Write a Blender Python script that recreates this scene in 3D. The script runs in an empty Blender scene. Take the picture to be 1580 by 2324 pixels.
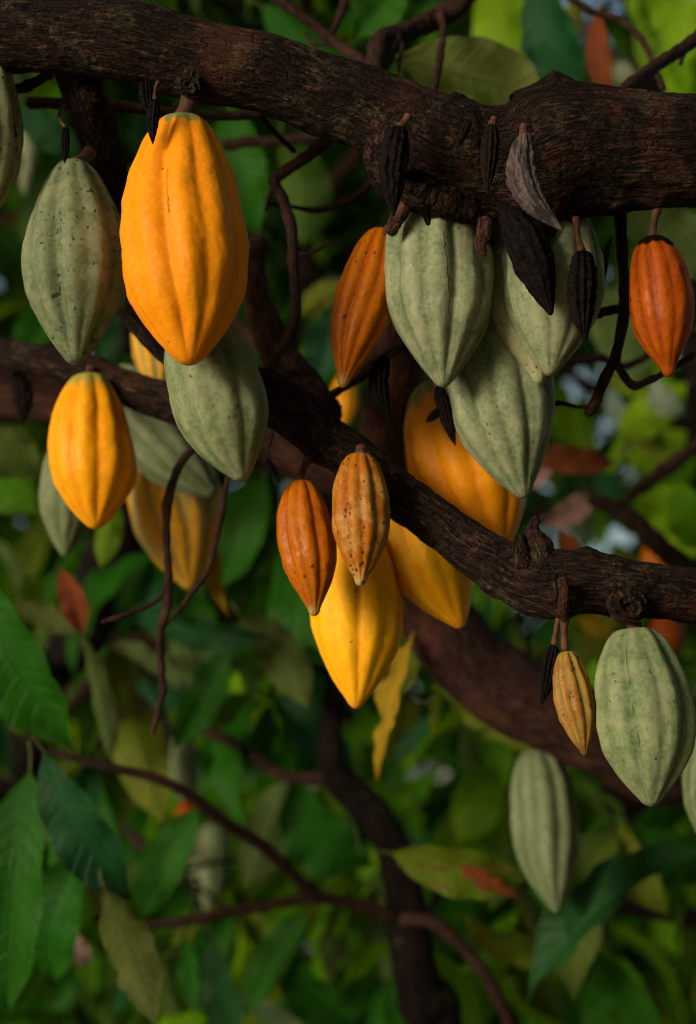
import bpy, math, random
import numpy as np
from mathutils import Vector, Matrix

random.seed(7)
RNG = np.random.default_rng(11)
SC = bpy.context.scene
COL = SC.collection
R = math.radians

# ------------------------------------------------------------------ camera
PITCH = R(15.0)
CAM = Vector((0.0, 0.0, 1.5))
F_MM, SENS = 55.0, 36.0
TANH = SENS / 2 / F_MM
cd = bpy.data.cameras.new('camera')
cam = bpy.data.objects.new('camera', cd)
COL.objects.link(cam)
cam.location = CAM
cam.rotation_euler = (math.pi / 2 + PITCH, 0, 0)
cd.sensor_fit = 'VERTICAL'
cd.sensor_height = SENS
cd.sensor_width = 24
cd.lens = F_MM
cd.clip_start = 0.05
cd.clip_end = 2000
cd.dof.use_dof = True
cd.dof.focus_distance = 1.405
cd.dof.aperture_fstop = 2.5
SC.camera = cam
FWD = Vector((0, math.cos(PITCH), math.sin(PITCH)))
UPV = Vector((0, -math.sin(PITCH), math.cos(PITCH)))
RGT = Vector((1, 0, 0))

# ------------------------------------------------------------------ world, sun, exposure
SUN_AZ = R(-134.0)      # clockwise from +Y: behind the camera, to its left
SUN_EL = R(4.0)
w = bpy.data.worlds.new('World')
SC.world = w
w.use_nodes = True
nt = w.node_tree
bgn = nt.nodes['Background']
sky = nt.nodes.new('ShaderNodeTexSky')
sky.sky_type = 'NISHITA'
sky.sun_disc = False
sky.sun_elevation = SUN_EL
sky.sun_rotation = SUN_AZ
sky.air_density = 1.0
sky.dust_density = 5.0
nt.links.new(sky.outputs[0], bgn.inputs[0])
bgn.inputs[1].default_value = 0.085
sd = bpy.data.lights.new('sun', 'SUN')
sd.energy = 1.5
sd.angle = R(24)
sd.color = (1.0, 0.925, 0.80)
sun = bpy.data.objects.new('sun', sd)
COL.objects.link(sun)
sdir = Vector((math.sin(SUN_AZ) * math.cos(SUN_EL), math.cos(SUN_AZ) * math.cos(SUN_EL), math.sin(SUN_EL)))
sun.rotation_euler = sdir.to_track_quat('Z', 'Y').to_euler()
sun.location = (-3, -4, 3)
SC.view_settings.view_transform = 'Standard'
SC.view_settings.look = 'None'
SC.view_settings.gamma = 1.0
SC.view_settings.use_curve_mapping = False
SC.view_settings.exposure = 1.68
SC.render.engine = 'CYCLES'
SC.cycles.use_denoising = True
SC.cycles.filter_width = 1.1
SC.cycles.denoising_prefilter = 'ACCURATE'
SC.cycles.max_bounces = 8
SC.cycles.diffuse_bounces = 4
SC.cycles.glossy_bounces = 3
SC.cycles.transmission_bounces = 4
SC.cycles.sample_clamp_indirect = 6.0


# ------------------------------------------------------------------ helpers
def mpp(d):
    return d * TANH / 1162.0


def at(px, py, d):
    """world point at depth d that stands at (px, py) of a 1580 x 2324 picture"""
    k = mpp(d)
    return CAM + FWD * d + RGT * ((px - 790) * k) + UPV * (-(py - 1162) * k)


_perm = np.random.default_rng(3).permutation(256)
_perm = np.concatenate([_perm, _perm, _perm]).astype(np.int64)
_grad = np.random.default_rng(4).normal(size=(256, 3))
_grad /= np.linalg.norm(_grad, axis=1)[:, None]


def pn(P):
    P = np.asarray(P, float)
    i = np.floor(P).astype(np.int64)
    f = P - i
    u = f * f * f * (f * (f * 6 - 15) + 10)
    i &= 255
    out = np.zeros(len(P))
    for dx in (0, 1):
        wx = u[:, 0] if dx else 1 - u[:, 0]
        for dy in (0, 1):
            wy = u[:, 1] if dy else 1 - u[:, 1]
            for dz in (0, 1):
                wz = u[:, 2] if dz else 1 - u[:, 2]
                h = _perm[_perm[_perm[(i[:, 0] + dx) & 255] + ((i[:, 1] + dy) & 255)] + ((i[:, 2] + dz) & 255)]
                g = _grad[h]
                out += wx * wy * wz * (g[:, 0] * (f[:, 0] - dx) + g[:, 1] * (f[:, 1] - dy) + g[:, 2] * (f[:, 2] - dz))
    return out * 1.6


def fbm(P, o=3):
    s, a, t = 0, 1.0, 0
    P = np.asarray(P, float)
    for k in range(o):
        s = s + a * pn(P * 2 ** k + k * 17.3)
        t += a
        a *= 0.5
    return s / t


def mesh_np(name, V, Q, attrs=None, smooth=True):
    me = bpy.data.meshes.new(name)
    V = np.asarray(V, np.float32)
    Q = np.asarray(Q, np.int32)
    k = Q.shape[1]
    me.vertices.add(len(V))
    me.vertices.foreach_set('co', V.ravel())
    me.loops.add(len(Q) * k)
    me.loops.foreach_set('vertex_index', Q.ravel())
    me.polygons.add(len(Q))
    me.polygons.foreach_set('loop_start', np.arange(0, len(Q) * k, k, dtype=np.int32))
    me.update(calc_edges=True)
    me.validate()
    if smooth:
        me.polygons.foreach_set('use_smooth', np.ones(len(me.polygons), bool))
    for an, (ty, data) in (attrs or {}).items():
        a = me.attributes.new(an, ty, 'POINT')
        a.data.foreach_set('vector' if ty == 'FLOAT_VECTOR' else 'value', np.asarray(data, np.float32).ravel())
    return me


def grid_quads(nu, nv, wrap):
    """faces of nu rows of nv vertices (wrapping round each row or not)"""
    a = np.arange(nu - 1)[:, None]
    b = np.arange(nv if wrap else nv - 1)[None, :]
    b2 = (b + 1) % nv
    q = np.stack([a * nv + b, a * nv + b2, (a + 1) * nv + b2, (a + 1) * nv + b], -1)
    return q.reshape(-1, 4)


def link(name, me, mat, parent=None, mw=None):
    o = bpy.data.objects.new(name, me)
    COL.objects.link(o)
    if mat is not None and not me.materials:
        me.materials.append(mat)
    if mw is not None:
        o.matrix_world = mw
    if parent is not None:
        o.parent = parent
        o.matrix_parent_inverse = Matrix.Translation(parent.location).inverted() if parent.parent is None else Matrix()
    return o


def empty(name, loc, label, cat, group=None):
    o = bpy.data.objects.new(name, None)
    COL.objects.link(o)
    o.location = loc
    o.empty_display_size = 0.02
    o['label'] = label
    o['category'] = cat
    if group:
        o['group'] = group
    return o


# ------------------------------------------------------------------ materials
class NT:
    def __init__(s, name):
        s.m = bpy.data.materials.new(name)
        s.m.use_nodes = True
        s.t = s.m.node_tree
        s.t.nodes.clear()
        s.out = s.t.nodes.new('ShaderNodeOutputMaterial')

    def n(s, ty, **kw):
        nd = s.t.nodes.new('ShaderNode' + ty)
        for k, v in kw.items():
            if k == 'i':
                for a, b in v.items():
                    if hasattr(b, 'is_output'):
                        s.t.links.new(b, nd.inputs[a])
                    else:
                        nd.inputs[a].default_value = b
            else:
                setattr(nd, k, v)
        return nd

    def math(s, op, a, b=0.0, c=0.0, clamp=False):
        nd = s.n('Math', operation=op, use_clamp=clamp)
        for k, v in enumerate((a, b, c)):
            if hasattr(v, 'is_output'):
                s.t.links.new(v, nd.inputs[k])
            else:
                nd.inputs[k].default_value = v
        return nd.outputs[0]

    def ramp(s, f, lo, hi, a=0.0, b=1.0):
        nd = s.n('MapRange', interpolation_type='SMOOTHSTEP')
        s.t.links.new(f, nd.inputs[0])
        for k, v in zip((1, 2, 3, 4), (lo, hi, a, b)):
            nd.inputs[k].default_value = v
        return nd.outputs[0]

    def mix(s, f, a, b):
        nd = s.n('Mix', data_type='RGBA')
        for k, v in ((0, f), (6, a), (7, b)):
            if hasattr(v, 'is_output'):
                s.t.links.new(v, nd.inputs[k])
            elif k == 0:
                nd.inputs[k].default_value = v
            else:
                nd.inputs[k].default_value = (*v, 1) if len(v) == 3 else v
        return nd.outputs[2]

    def noise(s, vec, scale, detail=3.0, rough=0.55, dist=0.0):
        nd = s.n('TexNoise', i={'Vector': vec, 'Scale': scale, 'Detail': detail, 'Roughness': rough, 'Distortion': dist})
        return nd.outputs[0]

    def scale(s, vec, v):
        nd = s.n('VectorMath', operation='MULTIPLY', i={0: vec, 1: v})
        return nd.outputs[0]

    def add(s, vec, v):
        nd = s.n('VectorMath', operation='ADD', i={0: vec, 1: v})
        return nd.outputs[0]

    def attr(s, name):
        return s.n('Attribute', attribute_name=name)

    def bump(s, h, strength, dist, normal=None):
        nd = s.n('Bump', i={'Height': h, 'Strength': strength, 'Distance': dist})
        if normal is not None:
            s.t.links.new(normal, nd.inputs['Normal'])
        return nd.outputs[0]

    def surf(s, sh):
        s.t.links.new(sh, s.out.inputs['Surface'])
        return s.m


def husk_mat(name, base, alt, flank, spot, top_col=None, top_t=0.05, top_w=0.05, tip_col=None, tip_t=0.93, speck=0.4, crack=0.3, rough=0.5, wart=0.4, spec=0.13, blotch=None, lichen=None, grain=0.0, lstretch=(1, 1, 1), fl=(0.25, 0.8)):
    """skin of a pod: base / alt in long soft streaks, flank colour beside the ribs, dark specks and scratches"""
    N = NT(name)
    tc = N.n('TexCoord')
    info = N.n('ObjectInfo')
    off = N.n('VectorMath', operation='SCALE', i={0: (13.7, 7.3, 5.1), 'Scale': info.outputs['Random']}).outputs[0]
    P = N.add(tc.outputs['Object'], off)
    long = N.scale(P, (1, 1, 0.22))
    rid = N.attr('ridge').outputs['Fac']
    t = N.attr('along').outputs['Fac']
    n1 = N.noise(long, 45, 4, 0.6)
    n2 = N.noise(P, 22, 4, 0.6)
    n3 = N.noise(P, 260, 2, 0.5)
    c = N.mix(N.ramp(n1, 0.36, 0.64), base, alt)
    c = N.mix(N.math('MULTIPLY', N.ramp(N.math('ADD', rid, N.math('MULTIPLY', N.math('SUBTRACT', n1, 0.5), 1.6)), 0.75, 0.25), N.ramp(n2, 0.3, 0.6, *fl)), c, flank)
    c = N.mix(N.ramp(n2, 0.45, 0.75, 0.0, 0.35), c, alt)
    if grain:
        c = N.mix(N.math('MULTIPLY', N.ramp(N.noise(P, 120, 5, 0.72), 0.44, 0.60), grain), c, flank)
        c = N.mix(N.math('MULTIPLY', N.ramp(N.noise(N.add(P, (3.1, 1.7, 0.4)), 18, 3, 0.6), 0.5, 0.64), grain * 0.8), c, flank)
    if blotch:
        c = N.mix(N.math('MULTIPLY', N.ramp(N.noise(long, 26, 5, 0.7), 0.5, 0.62), blotch[3]), c, blotch[:3])
    c = N.mix(N.ramp(n3, 0.3, 0.7, 0.0, 0.16), c, tuple(min(1, x * 1.6 + 0.02) for x in base))
    if top_col:
        c = N.mix(N.ramp(N.math('ADD', t, N.math('MULTIPLY', N.math('SUBTRACT', n1, 0.5), 0.22)), top_t + top_w, top_t - top_w), c, top_col)
    if tip_col:
        c = N.mix(N.ramp(N.math('ADD', t, N.math('MULTIPLY', N.math('SUBTRACT', n2, 0.5), 0.1)), tip_t - 0.05, tip_t + 0.05), c, tip_col)
    vor = N.n('TexVoronoi', feature='F1', i={'Vector': N.add(N.scale(P, (1, 1, 0.7)), N.scale(N.n('TexNoise', i={'Vector': P, 'Scale': 420.0}).outputs['Color'], (0.003, 0.003, 0.003))), 'Scale': 240.0, 'Randomness': 1.0})
    rs = N.n('SeparateColor', i={0: vor.outputs['Color']})
    rad_ = N.math('MULTIPLY', N.math('POWER', rs.outputs[1], 3.0), 0.34)
    m1 = N.math('MULTIPLY', N.ramp(N.math('SUBTRACT', vor.outputs['Distance'], rad_), 0.09, 0.03), N.ramp(rs.outputs[0], 1.0 - speck, 1.02 - speck))
    m1 = N.math('MULTIPLY', m1, N.ramp(N.noise(P, 16, 3), 0.50 - 0.3 * speck, 0.60 - 0.2 * speck))
    ws = N.scale(N.add(P, N.scale(N.n('TexNoise', i={'Vector': P, 'Scale': 60.0}).outputs['Color'], (0.008, 0.008, 0.012))), (1, 1, 0.10))
    vc = N.n('TexVoronoi', feature='DISTANCE_TO_EDGE', i={'Vector': ws, 'Scale': 75.0})
    m2 = N.math('MULTIPLY', N.ramp(vc.outputs['Distance'], 0.065, 0.03), N.ramp(N.noise(P, 38, 3, 0.6), 0.70 - 0.22 * crack, 0.74 - 0.22 * crack))
    m2 = N.math('MULTIPLY', m2, 1.0 if crack > 0 else 0.0)
    m = N.math('MAXIMUM', N.math('MULTIPLY', m1, 0.85), N.math('MULTIPLY', m2, 0.8), clamp=True)
    ck = N.math('ABSOLUTE', N.math('ADD', N.attr('crk').outputs['Fac'], N.math('MULTIPLY', N.math('SUBTRACT', N.noise(P, 90, 3, 0.6), 0.5), 0.007)))
    m = N.math('MAXIMUM', m, N.math('MULTIPLY', N.ramp(ck, 0.0008, 0.0003), N.ramp(N.noise(P, 60, 2), 0.36, 0.5, 0.0, 0.7)), clamp=True)
    if lichen:
        c = N.mix(N.math('MULTIPLY', N.ramp(N.noise(N.scale(P, lstretch), 34 / lstretch[2] ** 0.5, 5, 0.68), 0.47, 0.58), lichen[3]), c, lichen[:3])
    c = N.mix(m, c, spot)
    hb = N.math('ADD', N.math('MULTIPLY', N.noise(P, 48, 3, 0.5), wart), N.math('MULTIPLY', n3, 0.12))
    hb = N.math('SUBTRACT', hb, N.math('MULTIPLY', m, 0.25))
    nb = N.bump(hb, 0.5, 0.004)
    b = N.n('BsdfPrincipled', i={'Base Color': c, 'Roughness': N.ramp(n2, 0.3, 0.7, rough - 0.06, rough + 0.12), 'Normal': nb, 'Specular IOR Level': spec})
    b.inputs['Subsurface Weight'].default_value = 0.0
    return N.surf(b.outputs[0])


def bark_mat(name, dark, mid, light, lichen=(0.09, 0.10, 0.045), lich=0.3, sc=1.0, red=0.3, cd=0.0016):
    N = NT(name)
    co = N.attr('bark').outputs['Vector']
    L = N.scale(co, (0.17, 1, 1))
    n1 = N.math('ADD', N.math('MULTIPLY', N.noise(L, 330 * sc, 5, 0.65, 0.25), 0.62), N.math('MULTIPLY', N.noise(co, 210 * sc, 5, 0.7), 0.38))
    n2 = N.noise(co, 28 * sc, 4, 0.6)
    n3 = N.noise(L, 900 * sc, 3, 0.6)
    n4 = N.noise(co, 11 * sc, 4, 0.65)
    c = N.mix(N.ramp(n1, 0.40, 0.58), dark, mid)
    c = N.mix(N.math('MULTIPLY', N.ramp(n1, 0.50, 0.64), N.ramp(n2, 0.35, 0.65)), c, light)
    c = N.mix(N.math('MULTIPLY', N.ramp(n4, 0.52, 0.66), red), c, (0.16, 0.06, 0.03))
    c = N.mix(N.math('MULTIPLY', N.math('MULTIPLY', N.ramp(n2, 0.52, 0.66), N.ramp(N.noise(co, 150, 3, 0.6), 0.42, 0.6)), lich), c, lichen)
    wd = N.attr('wound').outputs['Fac']
    rot = N.mix(N.ramp(N.noise(co, 60, 4, 0.6), 0.5, 0.66), (0.012, 0.008, 0.006), (0.20, 0.07, 0.02))
    c = N.mix(N.math('MULTIPLY', wd, 1.0, clamp=True), c, rot)
    vor = N.n('TexVoronoi', feature='DISTANCE_TO_EDGE', i={'Vector': N.add(L, N.scale(N.n('TexNoise', i={'Vector': co, 'Scale': 90.0}).outputs['Color'], (0.006, 0.006, 0.006))), 'Scale': 190.0 * sc})
    h = N.math('ADD', N.math('MULTIPLY', n1, 0.9), N.math('MULTIPLY', n3, 0.3))
    h = N.math('ADD', h, N.ramp(vor.outputs['Distance'], 0.0, 0.12, -0.3, 0.0))
    nb = N.bump(h, 1.0, cd * 3.2)
    b = N.n('BsdfPrincipled', i={'Base Color': c, 'Roughness': 0.85, 'Normal': nb, 'Specular IOR Level': 0.1})
    return N.surf(b.outputs[0])


def leaf_mat(name, top, under, trans, tw=0.35, rough=0.4, vein=1.0, blotch=None, spec=0.18):
    """a leaf: upper and lower face each with its own colour, side veins, light let through"""
    N = NT(name)
    uv = N.n('SeparateXYZ', i={0: N.attr('luv').outputs['Vector']})
    u, v, rr = uv.outputs
    info = N.n('ObjectInfo')
    rnd = N.math('FRACT', N.math('ADD', info.outputs['Random'], rr))
    av = N.math('ABSOLUTE', v)
    fr = N.math('FRACT', N.math('MULTIPLY', N.math('SUBTRACT', u, N.math('MULTIPLY', av, 0.11)), 12.0))
    tri = N.math('ABSOLUTE', N.math('SUBTRACT', fr, 0.5))
    veins = N.ramp(tri, 0.09, 0.0)
    mid = N.ramp(av, 0.055, 0.02)
    vm = N.math('MAXIMUM', N.math('MULTIPLY', veins, 0.45), mid)
    geo = N.n('NewGeometry')
    tc = N.n('TexCoord')
    P = N.add(N.attr('luv').outputs['Vector'], N.n('CombineXYZ', i={0: N.math('MULTIPLY', info.outputs['Random'], 31.0)}).outputs[0])
    nz = N.noise(P, 3.0, 4, 0.6)
    nf = N.noise(P, 14.0, 4, 0.6)
    def var(c, k):
        d = N.mix(N.ramp(nz, 0.3, 0.7), tuple(x * 0.72 for x in c), tuple(x * 1.2 for x in c))
        d = N.mix(N.math('MULTIPLY', rnd, 0.55), d, (c[0] * 1.8 + 0.004, c[1] * 1.2, c[2] * 0.6))
        return N.mix(N.math('MULTIPLY', vm, k * vein), d, tuple(min(1, x * 1.7 + 0.015) for x in c))
    ct = var(top, 0.5)
    cu = var(under, 0.45)
    c = N.mix(geo.outputs['Backfacing'], ct, cu)
    tr = N.mix(N.ramp(nz, 0.3, 0.7), tuple(x * 0.75 for x in trans), trans)
    tr = N.mix(N.math('MULTIPLY', vm, 0.5 * vein), tr, tuple(x * 0.5 for x in trans))
    if blotch:
        bm = N.math('MULTIPLY', N.ramp(N.math('ADD', nz, N.math('MULTIPLY', N.math('SUBTRACT', nf, 0.5), 0.5)), 0.54, 0.6), blotch[3])
        c = N.mix(bm, c, blotch[:3])
        tr = N.mix(bm, tr, tuple(x * 0.8 for x in blotch[:3]))
    h = N.math('SUBTRACT', N.math('MULTIPLY', nf, 0.4), N.math('MULTIPLY', vm, 0.8))
    nb = N.bump(h, 0.6, 0.012)
    b = N.n('BsdfPrincipled', i={'Base Color': c, 'Roughness': rough, 'Normal': nb, 'Specular IOR Level': spec})
    tl = N.n('BsdfTranslucent', i={'Color': tr, 'Normal': nb})
    mx = N.n('MixShader', i={0: tw, 1: b.outputs[0], 2: tl.outputs[0]})
    return N.surf(mx.outputs[0])


def plain_mat(name, c1, c2, scale=60, rough=0.8, bump=0.5, stretch=(1, 1, 1), dist=0.002):
    N = NT(name)
    tc = N.n('TexCoord')
    P = N.scale(tc.outputs['Object'], stretch)
    n1 = N.noise(P, scale, 5, 0.65)
    c = N.mix(N.ramp(n1, 0.35, 0.65), c1, c2)
    nb = N.bump(N.noise(P, scale * 2.5, 4, 0.6), bump, dist)
    b = N.n('BsdfPrincipled', i={'Base Color': c, 'Roughness': rough, 'Normal': nb, 'Specular IOR Level': 0.25})
    return N.surf(b.outputs[0])


M = {}
M['yellow'] = husk_mat('pod_skin_yellow', (0.76, 0.265, 0.002), (0.73, 0.235, 0.002), (0.66, 0.190, 0.002), (0.05, 0.02, 0.008), top_col=(0.17, 0.20, 0.05), top_t=0.05, top_w=0.02, speck=0.07, crack=0.1, rough=0.5)
M['lemon'] = husk_mat('pod_skin_lemon', (0.82, 0.41, 0.006), (0.80, 0.35, 0.004), (0.70, 0.26, 0.003), (0.06, 0.03, 0.01), tip_col=(0.62, 0.25, 0.02), tip_t=0.965, speck=0.05, crack=0.0)
M['gold'] = husk_mat('pod_skin_gold', (0.78, 0.335, 0.003), (0.74, 0.275, 0.003), (0.64, 0.21, 0.003), (0.06, 0.03, 0.01), top_col=(0.30, 0.27, 0.05), top_t=0.09, top_w=0.06, speck=0.06, crack=0.0, rough=0.42)
M['amber'] = husk_mat('pod_skin_amber', (0.78, 0.30, 0.003), (0.74, 0.255, 0.003), (0.64, 0.20, 0.003), (0.06, 0.03, 0.01), top_col=(0.17, 0.17, 0.05), top_t=0.10, top_w=0.04, speck=0.1, crack=0.05, rough=0.45)
M['orange'] = husk_mat('pod_skin_orange', (0.39, 0.105, 0.001), (0.36, 0.100, 0.001), (0.22, 0.038, 0.001), (0.06, 0.02, 0.006), tip_col=(0.36, 0.25, 0.07), tip_t=0.95, speck=0.3, crack=0.15, rough=0.38, wart=0.7, spec=0.12, blotch=(0.25, 0.055, 0.003, 0.45))
M['burnt'] = husk_mat('pod_skin_burnt_orange', (0.31, 0.064, 0.001), (0.27, 0.050, 0.001), (0.14, 0.020, 0.001), (0.03, 0.008, 0.003), top_col=(0.006, 0.004, 0.003), top_t=0.085, top_w=0.012, tip_col=(0.24, 0.045, 0.002), tip_t=0.84, speck=0.1, crack=0.2, rough=0.34, wart=0.7, spec=0.1, blotch=(0.20, 0.03, 0.002, 0.5))
M['speckled'] = husk_mat('pod_skin_speckled', (0.33, 0.115, 0.004), (0.29, 0.090, 0.004), (0.17, 0.038, 0.002), (0.05, 0.012, 0.004), tip_col=(0.34, 0.32, 0.13), tip_t=0.955, speck=1.0, crack=0.1, rough=0.45, wart=0.9, lichen=(0.42, 0.26, 0.07, 0.5))
M['green'] = husk_mat('pod_skin_green', (0.262, 0.282, 0.165), (0.142, 0.184, 0.090), (0.046, 0.084, 0.030), (0.035, 0.030, 0.018), speck=0.16, crack=0.22, rough=0.55, wart=0.25, spec=0.12, lichen=(0.27, 0.265, 0.155, 0.35), grain=0.36)
M['leafgreen'] = husk_mat('pod_skin_leaf_green', (0.225, 0.258, 0.130), (0.125, 0.174, 0.072), (0.042, 0.084, 0.026), (0.020, 0.018, 0.012), speck=0.25, crack=0.12, rough=0.55, wart=0.3, spec=0.12, lichen=(0.25, 0.255, 0.145, 0.4), grain=0.36)
M['scarred'] = husk_mat('pod_skin_scarred', (0.29, 0.33, 0.155), (0.20, 0.26, 0.09), (0.13, 0.18, 0.05), (0.09, 0.03, 0.012), speck=0.3, crack=0.72, rough=0.55, wart=0.3, spec=0.12, lichen=(0.36, 0.34, 0.20, 0.6), grain=0.35)
M['dullgreen'] = husk_mat('pod_skin_dull_green', (0.170, 0.198, 0.105), (0.112, 0.145, 0.068), (0.054, 0.085, 0.034), (0.012, 0.012, 0.008), speck=0.62, crack=0.52, rough=0.55, wart=0.3, spec=0.12, lichen=(0.21, 0.215, 0.125, 0.5), grain=0.4)
M['pale'] = husk_mat('pod_skin_pale_green', (0.165, 0.190, 0.100), (0.100, 0.132, 0.056), (0.036, 0.064, 0.019), (0.03, 0.03, 0.015), speck=0.05, crack=0.0, rough=0.55, wart=0.2, grain=0.3)
M['turning'] = husk_mat('pod_skin_turning', (0.62, 0.30, 0.015), (0.55, 0.28, 0.02), (0.15, 0.17, 0.06), (0.05, 0.03, 0.01), speck=0.05, crack=0.0, rough=0.48, blotch=(0.20, 0.21, 0.09, 0.9), fl=(0.7, 1.0))
M['mottled'] = husk_mat('pod_skin_mottled', (0.31, 0.165, 0.022), (0.27, 0.145, 0.022), (0.12, 0.115, 0.028), (0.05, 0.015, 0.006), tip_col=(0.13, 0.06, 0.02), tip_t=0.9, speck=1.0, crack=0.0, rough=0.48, wart=0.6, blotch=(0.16, 0.045, 0.008, 0.75), fl=(0.6, 1.0))
M['black'] = husk_mat('withered_skin_black', (0.0045, 0.003, 0.003), (0.003, 0.002, 0.002), (0.0018, 0.0014, 0.0014), (0.004, 0.003, 0.003), speck=0.1, crack=0.0, rough=0.7, wart=2.4, spec=0.04, lichen=(0.009, 0.0055, 0.005, 0.5))
M['greyhusk'] = husk_mat('withered_skin_grey', (0.045, 0.036, 0.034), (0.014, 0.011, 0.011), (0.014, 0.011, 0.012), (0.01, 0.008, 0.008), speck=0.3, crack=0.4, rough=0.75, wart=1.4, spec=0.2, lichen=(0.10, 0.078, 0.068, 0.75), lstretch=(1, 1, 0.15))
M['brownhusk'] = husk_mat('withered_skin_brown', (0.009, 0.005, 0.004), (0.007, 0.004, 0.003), (0.003, 0.002, 0.002), (0.006, 0.004, 0.003), speck=0.1, crack=0.2, rough=0.75, wart=1.6, spec=0.05)
M['bark'] = bark_mat('bark', (0.0025, 0.0015, 0.0013), (0.018, 0.0088, 0.0058), (0.092, 0.048, 0.031), sc=1.05, red=0.2)
M['bark2'] = bark_mat('bark_dark', (0.003, 0.0018, 0.0015), (0.023, 0.012, 0.0085), (0.095, 0.053, 0.037), lich=0.25, red=0.2, sc=1.0)
M['bark_red'] = bark_mat('bark_red', (0.020, 0.009, 0.007), (0.062, 0.028, 0.020), (0.115, 0.058, 0.042), lich=0.1, sc=0.8, red=0.4)
M['bark_shade'] = bark_mat('bark_shade', (0.007, 0.004, 0.0035), (0.022, 0.011, 0.008), (0.05, 0.027, 0.020), lich=0.2, sc=0.7, red=0.2)
M['bark_far'] = bark_mat('bark_far', (0.003, 0.002, 0.002), (0.007, 0.004, 0.0035), (0.016, 0.009, 0.007), lich=0.2, sc=0.6, red=0.04)
M['twig'] = bark_mat('twig_bark', (0.010, 0.005, 0.004), (0.036, 0.018, 0.013), (0.075, 0.040, 0.028), lich=0.1, sc=2.0, red=0.2, cd=0.0005)
M['stalk'] = plain_mat('stalk_skin', (0.045, 0.018, 0.009), (0.10, 0.040, 0.019), 160, 0.7, 0.6, (1, 1, 0.4), 0.001)

M['petiole'] = plain_mat('petiole_skin', (0.05, 0.07, 0.015), (0.08, 0.09, 0.025), 60, 0.7, 0.3)

G = {}
G['g'] = leaf_mat('leaf_deep_green', (0.012, 0.092, 0.002), (0.045, 0.105, 0.012), (0.05, 0.24, 0.003), 0.33, 0.45)
G['b'] = leaf_mat('leaf_bright_green', (0.050, 0.19, 0.002), (0.10, 0.21, 0.006), (0.34, 0.66, 0.006), 0.5, 0.45)
G['k'] = leaf_mat('leaf_glossy_dark', (0.006, 0.055, 0.014), (0.040, 0.075, 0.030), (0.03, 0.16, 0.02), 0.22, 0.42, spec=0.18)
G['o'] = leaf_mat('leaf_olive', (0.055, 0.100, 0.014), (0.062, 0.105, 0.030), (0.20, 0.28, 0.02), 0.35, 0.55)
G['ol'] = leaf_mat('leaf_lit_olive', (0.09, 0.14, 0.02), (0.12, 0.165, 0.04), (0.3, 0.4, 0.03), 0.4, 0.55)  # lighter olive copy for the top leaf, light painted into its colour
G['bb'] = leaf_mat('leaf_lit_green', (0.11, 0.31, 0.003), (0.17, 0.34, 0.008), (0.45, 0.75, 0.008), 0.5, 0.5)  # brighter green copy: glow of lit leaves painted into the colour
G['yg'] = leaf_mat('leaf_yellow_green', (0.075, 0.15, 0.006), (0.10, 0.16, 0.014), (0.30, 0.36, 0.01), 0.4, 0.45, blotch=(0.12, 0.045, 0.01, 0.8))
G['y'] = leaf_mat('leaf_yellow', (0.42, 0.27, 0.010), (0.40, 0.27, 0.02), (0.5, 0.26, 0.01), 0.3, 0.5, blotch=(0.13, 0.14, 0.015, 0.7))
G['r'] = leaf_mat('leaf_dry', (0.14, 0.036, 0.008), (0.15, 0.045, 0.018), (0.3, 0.07, 0.01), 0.2, 0.6, blotch=(0.10, 0.03, 0.012, 0.7))
G['p'] = leaf_mat('leaf_dry_mauve', (0.22, 0.15, 0.17), (0.24, 0.17, 0.18), (0.2, 0.12, 0.12), 0.15, 0.6)
G['w'] = leaf_mat('leaf_pale_glare', (0.16, 0.24, 0.20), (0.26, 0.32, 0.30), (0.20, 0.26, 0.20), 0.2, 0.35)  # pale colour paints leaf glare and sky-lit patches


# ------------------------------------------------------------------ builders
def catmull(pts, per):
    pts = np.asarray(pts, float)
    p = np.vstack([2 * pts[0] - pts[1], pts, 2 * pts[-1] - pts[-2]])
    out = []
    for i in range(1, len(p) - 2):
        t = np.linspace(0, 1, per, endpoint=False)[:, None]
        a, b, c, d = p[i - 1], p[i], p[i + 1], p[i + 2]
        out.append(0.5 * ((2 * b) + (c - a) * t + (2 * a - 5 * b + 4 * c - d) * t ** 2 + (3 * b - a - 3 * c + d) * t ** 3))
    out.append(p[-2][None, :])
    return np.vstack(out)


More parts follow.
